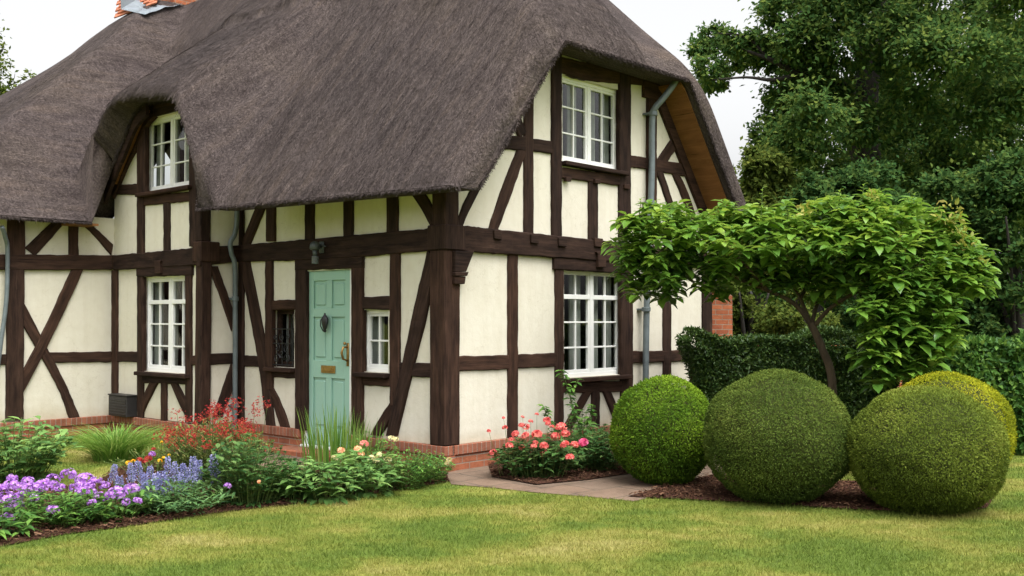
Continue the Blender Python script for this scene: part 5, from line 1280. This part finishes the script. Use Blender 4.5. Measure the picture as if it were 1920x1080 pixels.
# blade clumps
def blades(name, px, py, R, h, n, w, label, lean=.5, mat='blade', root=.4):
    g = ground(px, py); t = thing(name, (g[0], g[1], 0), label, 'grass'); k = 5; V = []; Fq = []; rn = []
    for i in range(n):
        an = RNG.uniform(0, 6.28); q = math.sqrt(RNG.uniform()); r0 = np.array([math.cos(an)*R*root*q, math.sin(an)*R*root*q, 0]); hh = h*RNG.uniform(.6, 1.08); o = np.array([math.cos(an+RNG.normal(0, .4)), math.sin(an+RNG.normal(0, .4)), 0]); ln = lean*q*RNG.uniform(.4, 1.2)*R
        s = np.array([-o[1], o[0], 0])*RNG.choice([-1, 1]); s = unit(s+rdir(1)[0]*.5); b = len(V); rv = RNG.uniform()
        for j in range(k+1):
            f = j/k; c = r0+o*ln*f*f*1.3+np.array([0, 0, hh*(f-.28*f**3*(lean > .4))]); ww = w*(1-f)**.7+.0006
            V += [c-s*ww, c+s*ww]; rn += [rv, rv]
        for j in range(k): Fq.append((b+2*j, b+2*j+1, b+2*j+3, b+2*j+2))
    link('blades', mesh_np(name+'_blades', V, [Fq], rn, True), LM[mat], t); return t
blades('ornamental_grass', 218, 862, .62, .50, 900, .006, 'arching bright green grass clump near the inner wall corner', .95)
blades('iris_clump', 628, 872, .40, .62, 130, .011, 'upright sword shaped leaves in front of the green door', .28, 'blade', .9)
blades('iris_clump', 682, 880, .22, .52, 34, .008, 'thin upright blades right of the door below the small window', .25, 'blade', .9)
# pale leafy plants along the edge
for x, y, R, h, lb in ((548, 938, .34, .30, 'pale leafy plant next to the dark rose bush'), (612, 938, .38, .38, 'pale leafy plant in the middle of the row by the lawn edge'), (685, 926, .38, .40, 'pale leafy plant below the peach roses')):
    plant('leafy_plant', x, y, lb, 'plant', R, h, 62, 6, .125, .50, LM['bed4'], 'leafy plants along the lawn edge', .4, .2, 1.1)
t, g = plant('rose_bush', 690, 892, 'low rose bush with peach and pink blooms', 'bush', .32, .46, 40, 7, .06, .5, LM['bed1'], None, .3, .4, 1.2)
L = [(683, 832, 9.9, .95)]; heads(t, g, [RP], L, 'flower_head')
L2 = [(671, 843, 9.8, .85), (677, 851, 9.8, .75), (639, 845, 9.8, .8)]; heads(t, g, PE, L2, 'flower_head'); L3 = [(698, 860, 9.7, 1.1), (708, 862, 9.7, 1), (727, 862, 9.7, .9), (733, 822, 10, .8), (742, 824, 10, .7), (628, 858, 9.6, .8), (712, 852, 9.7, .8), (842, 862, 9.9, .7), (838, 868, 9.9, .6)]; heads(t, g, [CRm], L3, 'flower_head'); stalks(t, g, L+L2+L3[:6], .003)
plant('fine_leaf_plant', 752, 914, 'finer leaved mid green plant near the corner post', 'plant', .36, .38, 110, 10, .055, .42, LM['bed1'], 'fine leaved plants by the corner', .3, .4, 1.2)
plant('fine_leaf_plant', 806, 904, 'small fine leaved plant at the tip of the bed beside the path', 'plant', .26, .30, 80, 10, .050, .42, LM['bed1'], 'fine leaved plants by the corner', .3, .45)
# coral flowers by the gable
t, g = plant('coral_flower_bush', 1005, 894, 'bush of coral pink flowers against the gable plinth', 'flowers', .46, .42, 150, 7, .10, .62, LM['bed3'], None, .35, .2, 1.1)
CF = [(870, 165, 42), (885, 205, 30), (1040, 240, 55), (520, 320, 42), (470, 385, 30), (450, 455, 42), (590, 470, 34), (630, 335, 42), (590, 225, 38), (640, 240, 38), (760, 325, 55), (725, 460, 34), (840, 455, 48), (840, 535, 42), (970, 350, 52), (1080, 315, 48), (1070, 440, 50), (1185, 440, 46), (1130, 585, 46), (265, 530, 42), (745, 420, 30), (610, 370, 30), (690, 180, 26), (400, 250, 30), (220, 290, 24), (760, 100, 22), (385, 140, 18), (600, 130, 20), (930, 240, 26), (1000, 250, 36)]
L = [(880+x/6, 760+y/6, 10.3+RNG.uniform(-.15, .2), r/6/F*10.3/.03*.95) for x, y, r in CF]; L = [(a_, b_, c_, d_*.78) for a_, b_, c_, d_ in L]; heads(t, g, PK, L, 'flower_head'); stalks(t, g, L, .0025)
heads(t, g, [MG], [(1094, 829.5, 10.2, 1.1)], 'flower_head')
plant('leafy_plant', 1115, 882, 'dark leafy plant between the coral flowers and the bright green ball', 'plant', .46, .48, 110, 8, .10, .42, LM['bed3'], None, .4, .3, 1.0)
t, g = plant('wall_climber', 1085, 862, 'loose green climber rising up the wall below the big window', 'plant', .40, .55, 60, 8, .075, .45, LM['bed3'], None, .35, .3, 1.0)
cs, ds, ns, ls, P = [], [], [], [], []
for pts in (((1090, 840), (1075, 770), (1062, 720), (1052, 695)), ((1100, 840), (1080, 780), (1070, 740), (1085, 712)), ((1075, 850), (1040, 800), (1025, 778), (1020, 762)), ((1110, 850), (1105, 790), (1112, 760))):
    W3_ = [at(x, y, 11.5) for x, y in pts]; S = spline(W3_, 16); P.append(([q-np.array([g[0], g[1], 0]) for q in W3_], .006, .003))
    for i, q in enumerate(S):
        for k in range(4): an = RNG.uniform(0, 6.28); d = unit(np.array([math.cos(an), math.sin(an), RNG.uniform(-.2, .5)])); cs.append(q-np.array([g[0], g[1], 0])); ds.append(d); ns.append(unit(np.array([0, -.3, 1])-d*.3)); ls.append(RNG.uniform(.05, .1))
link('climbing_shoots', leaf_mesh('climbing_shoots', cs, ds, ns, np.array(ls), np.array(ls)*.5, True), LM['bed1'], t); tubes('climbing_stems', P, M['stem'], t, 5)

# ------------------------------------------------------------------ light
SUN_EL, SUN_AZ = 66, 150     # compass style azimuth: from +Y clockwise
w = bpy.data.worlds.new('World'); scn.world = w; w.use_nodes = True; nt = w.node_tree; bg = nt.nodes['Background']
sky = nt.nodes.new('ShaderNodeTexSky'); sky.sky_type = 'NISHITA'; sky.sun_disc = False
sky.sun_elevation = rad(SUN_EL); sky.sun_rotation = rad(SUN_AZ); sky.air_density = 1.0; sky.dust_density = 6.0; sky.ozone_density = 1.0
hs = nt.nodes.new('ShaderNodeHueSaturation'); hs.inputs['Saturation'].default_value = .06
nt.links.new(sky.outputs[0], hs.inputs['Color']); nt.links.new(hs.outputs[0], bg.inputs['Color']); bg.inputs['Strength'].default_value = .15
sl = bpy.data.lights.new('sun', 'SUN'); sl.energy = 1.35; sl.angle = rad(50); sl.color = (1, .97, .92)
so = bpy.data.objects.new('sun', sl); COL.objects.link(so)
az_, el_ = rad(SUN_AZ), rad(SUN_EL); dirv = Vector((math.sin(az_)*math.cos(el_), math.cos(az_)*math.cos(el_), math.sin(el_)))
so.rotation_euler = dirv.to_track_quat('Z', 'Y').to_euler(); so.location = (0, -5, 20)
scn.view_settings.view_transform = 'Standard'; scn.view_settings.look = 'None'; scn.view_settings.exposure = 1.12; scn.view_settings.gamma = 1
scn.cycles.use_denoising = True; scn.cycles.max_bounces = 8; scn.cycles.transparent_max_bounces = 12
try: scn.cycles.caustics_reflective = False; scn.cycles.caustics_refractive = False
except Exception: pass
